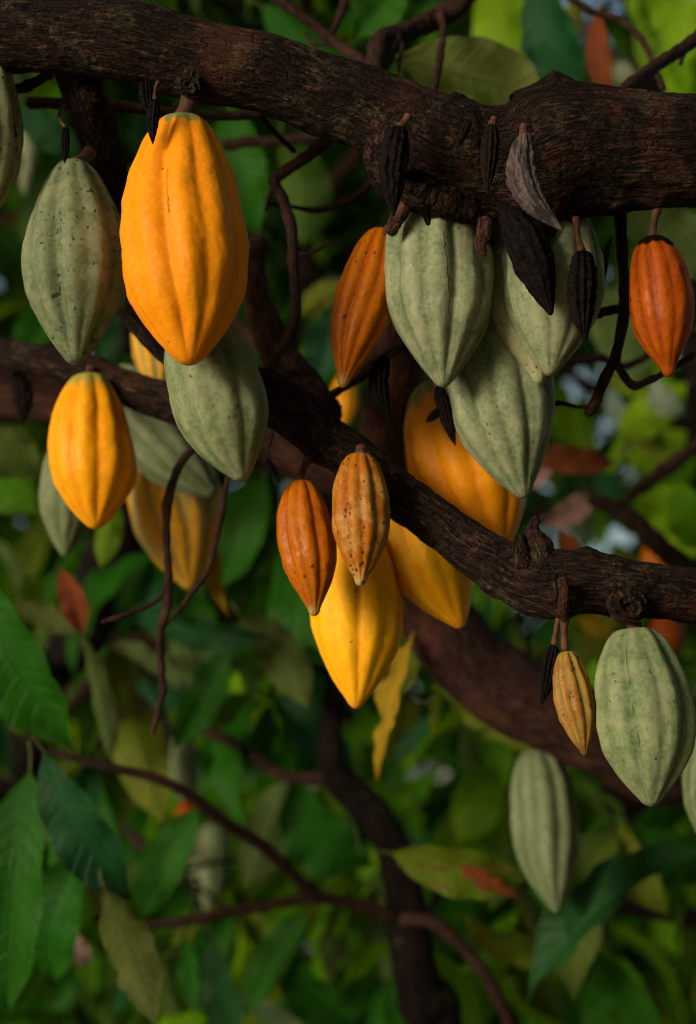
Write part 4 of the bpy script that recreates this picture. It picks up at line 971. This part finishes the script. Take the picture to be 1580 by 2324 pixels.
KD = ['g', 'b', 'g', 'k', 'g', 'bb', 'g', 'yg', 'g', 'o', 'b']
KR = ['bb', 'b', 'bb', 'k', 'yg', 'g', 'b', 'bb', 'w']  # lighter mix for the right, with painted glow and glare
spots = []
for k in range(118):
    for _ in range(30):
        x, y = random.uniform(-120, 1700), random.uniform(-150, 2420)
        d = random.uniform(2.35, 4.2)
        if all(math.hypot(x - a, y - b) > 120 for a, b, _ in spots):
            break
    if x > 1120 and (y < 330 or 720 < y < 1250):
        d = random.uniform(3.4, 4.6)
    spots.append((x, y, d))
    right = x > 1050 and y < 1500
    spray(x, y, d, random.choice((4, 5, 5)), KR if right else (['g', 'k', 'g', 'g', 'b'] if y < 850 else KD))


def leaf_mass(name, pts, kinds_mat, Lr, parent=None, nu=7, nv=2, seed=1):
    """many leaves that nobody could count, one mesh"""
    rng = np.random.default_rng(seed)
    base = [leaf_mesh('m', nu=nu, nv=nv, curl=c, fold=0.25, wave=0.01, seed=s)[0:3] for c, s in ((0.5, 1), (1.0, 2), (1.5, 3))]
    VV, QQ, LL, o = [], [], [], 0
    for p in pts:
        V, Q, luv = base[rng.integers(3)]
        a = rng.uniform(0, 6.28)
        dr = Vector((math.cos(a), math.sin(a), rng.uniform(-1.5, -0.1))).normalized()
        up = Vector((rng.uniform(-.4, .4), rng.uniform(-.4, .4), 1))
        x = dr.cross(up).normalized()
        z = x.cross(dr)
        L = rng.uniform(*Lr)
        Mx = np.array([np.array(x), np.array(dr), np.array(z)]) * L
        VV.append(V @ Mx + np.array(p)[None, :])
        QQ.append(Q + o)
        l2 = luv.copy()
        l2[:, 2] = rng.uniform()
        LL.append(l2)
        o += len(V)
    me = mesh_np(name, np.vstack(VV), np.vstack(QQ), {'luv': ('FLOAT_VECTOR', np.vstack(LL))})
    ob = link(name, me, kinds_mat, parent)
    ob['kind'] = 'stuff'
    return ob


# crowns over the fruiting branches and the trees behind: above the picture, they keep the sky light off the branch tops
rng = np.random.default_rng(5)
def crown_pts(n, x0, x1, y0, y1, lo, hi):
    x, y = rng.uniform(x0, x1, n), rng.uniform(y0, y1, n)
    z = 1.5 + np.maximum(y, 0.35) * 0.70 + rng.uniform(lo, hi, n) + 0.35 * np.exp(-np.maximum(y, 0))
    return np.stack([x, y, z], -1)
leaf_mass('crown', crown_pts(1300, -1.9, 1.2, 1.3, 2.6, 1.0, 1.6), G['g'], (0.24, 0.36), tree, nu=5, seed=21)
leaf_mass('crown', crown_pts(1100, -1.6, 0.3, 2.6, 5.4, 0.5, 1.6), G['g'], (0.24, 0.36), t1, nu=5, seed=22)
leaf_mass('crown', crown_pts(150, 0.8, 3.2, 2.4, 5.0, 0.7, 1.4), G['b'], (0.24, 0.36), t2, nu=5, seed=23)
leaf_mass('crown', crown_pts(1500, -4.2, -1.2, 1.0, 5.4, 0.3, 1.6), G['g'], (0.24, 0.36), t3, nu=5, seed=24)
# unseen leafy trees added left, right and behind the viewer to block light
def neighbour(label, x0, x1, y0, y1, z0, z1, n, seed):
    r2 = np.random.default_rng(seed)
    cx, cy = (x0 + x1) / 2, (y0 + y1) / 2
    t = empty('cacao_tree', (cx, cy, 0), label, 'tree', 'unseen trees added to block light')
    link('trunk', tube_mesh('trunk', [(cx, cy, -0.1, 0.10), (cx + 0.05, cy, 0.6, 0.08), (cx - 0.03, cy + 0.1, 1.4, 0.065), (cx + 0.1, cy, 2.3, 0.05), (cx, cy, z1 - 0.2, 0.02)], 0.04, 24, lump=0.1, lumpf=8), M['bark_far'], t)
    P = []
    while len(P) < n:
        p = np.array([r2.uniform(x0, x1), r2.uniform(y0, y1), r2.uniform(z0, z1)])
        q = (p - np.array([cx, cy, (z0 + z1) / 2])) / np.array([(x1 - x0) / 2, (y1 - y0) / 2, (z1 - z0) / 2])
        if np.sum(np.abs(q) ** 3) < 1 + 0.3 * r2.normal():
            P.append(p)
    leaf_mass('crown', P, G['g'], (0.2, 0.34), t, seed=seed)


neighbour('unseen light-blocking tree added left of the picture, farther back', -3.6, -1.5, 3.4, 5.8, 0.3, 4.0, 900, 52)
neighbour('unseen sky-blocking tree added right of the picture, near the round green pod', 1.1, 2.9, -1.2, 1.6, 0.4, 3.2, 1100, 53)
neighbour('unseen sky-blocking tree added behind the viewer to the right', 0.5, 3.4, -4.2, -1.4, 0.6, 4.2, 1500, 54)
leaf_mass('crown', np.stack([rng.uniform(-0.3, 2.6, 1100), rng.uniform(-3.0, 0.3, 1100), rng.uniform(3.3, 4.0, 1100)], -1), G['g'], (0.24, 0.36), tree, nu=5, seed=26)  # unseen leaves added over the camera to block the upper sky

# far wood
def far_pts(n, seed, lo, hi, bias=0.0):
    r2 = np.random.default_rng(seed)
    m = n * 4
    x, y, d = r2.uniform(-500, 2080, m), r2.uniform(-700, 2700, m), r2.uniform(lo, hi, m)
    g = fbm(np.stack([x * 0.0045, y * 0.0045, np.full(m, 1.7)], -1), 2)
    thr = np.where(x < 980, -0.50, -0.12) - np.where(y > 1350, 0.4, 0) + bias + np.where((x > 1150) & (y < 330), 0.30, 0) + np.where((x > 1250) & (y > 760) & (y < 1200), 0.30, 0)
    ok = g > thr
    P = [at(a, b, c) for a, b, c in zip(x[ok], y[ok], d[ok])]
    return [p for p in P if p.z > 0.05][:n]
f1 = leaf_mass('distant_foliage', far_pts(8000, 31, 4.6, 9.0), G['g'], (0.22, 0.40), None, seed=31, nu=6)
f1['label'] = 'far mass of deep green leaves behind all the trees'
f2 = leaf_mass('distant_foliage', far_pts(2200, 32, 4.0, 7.0), G['b'], (0.22, 0.38), None, seed=32, nu=6)
f2['label'] = 'far mass of bright yellow-green leaves between the dark ones'
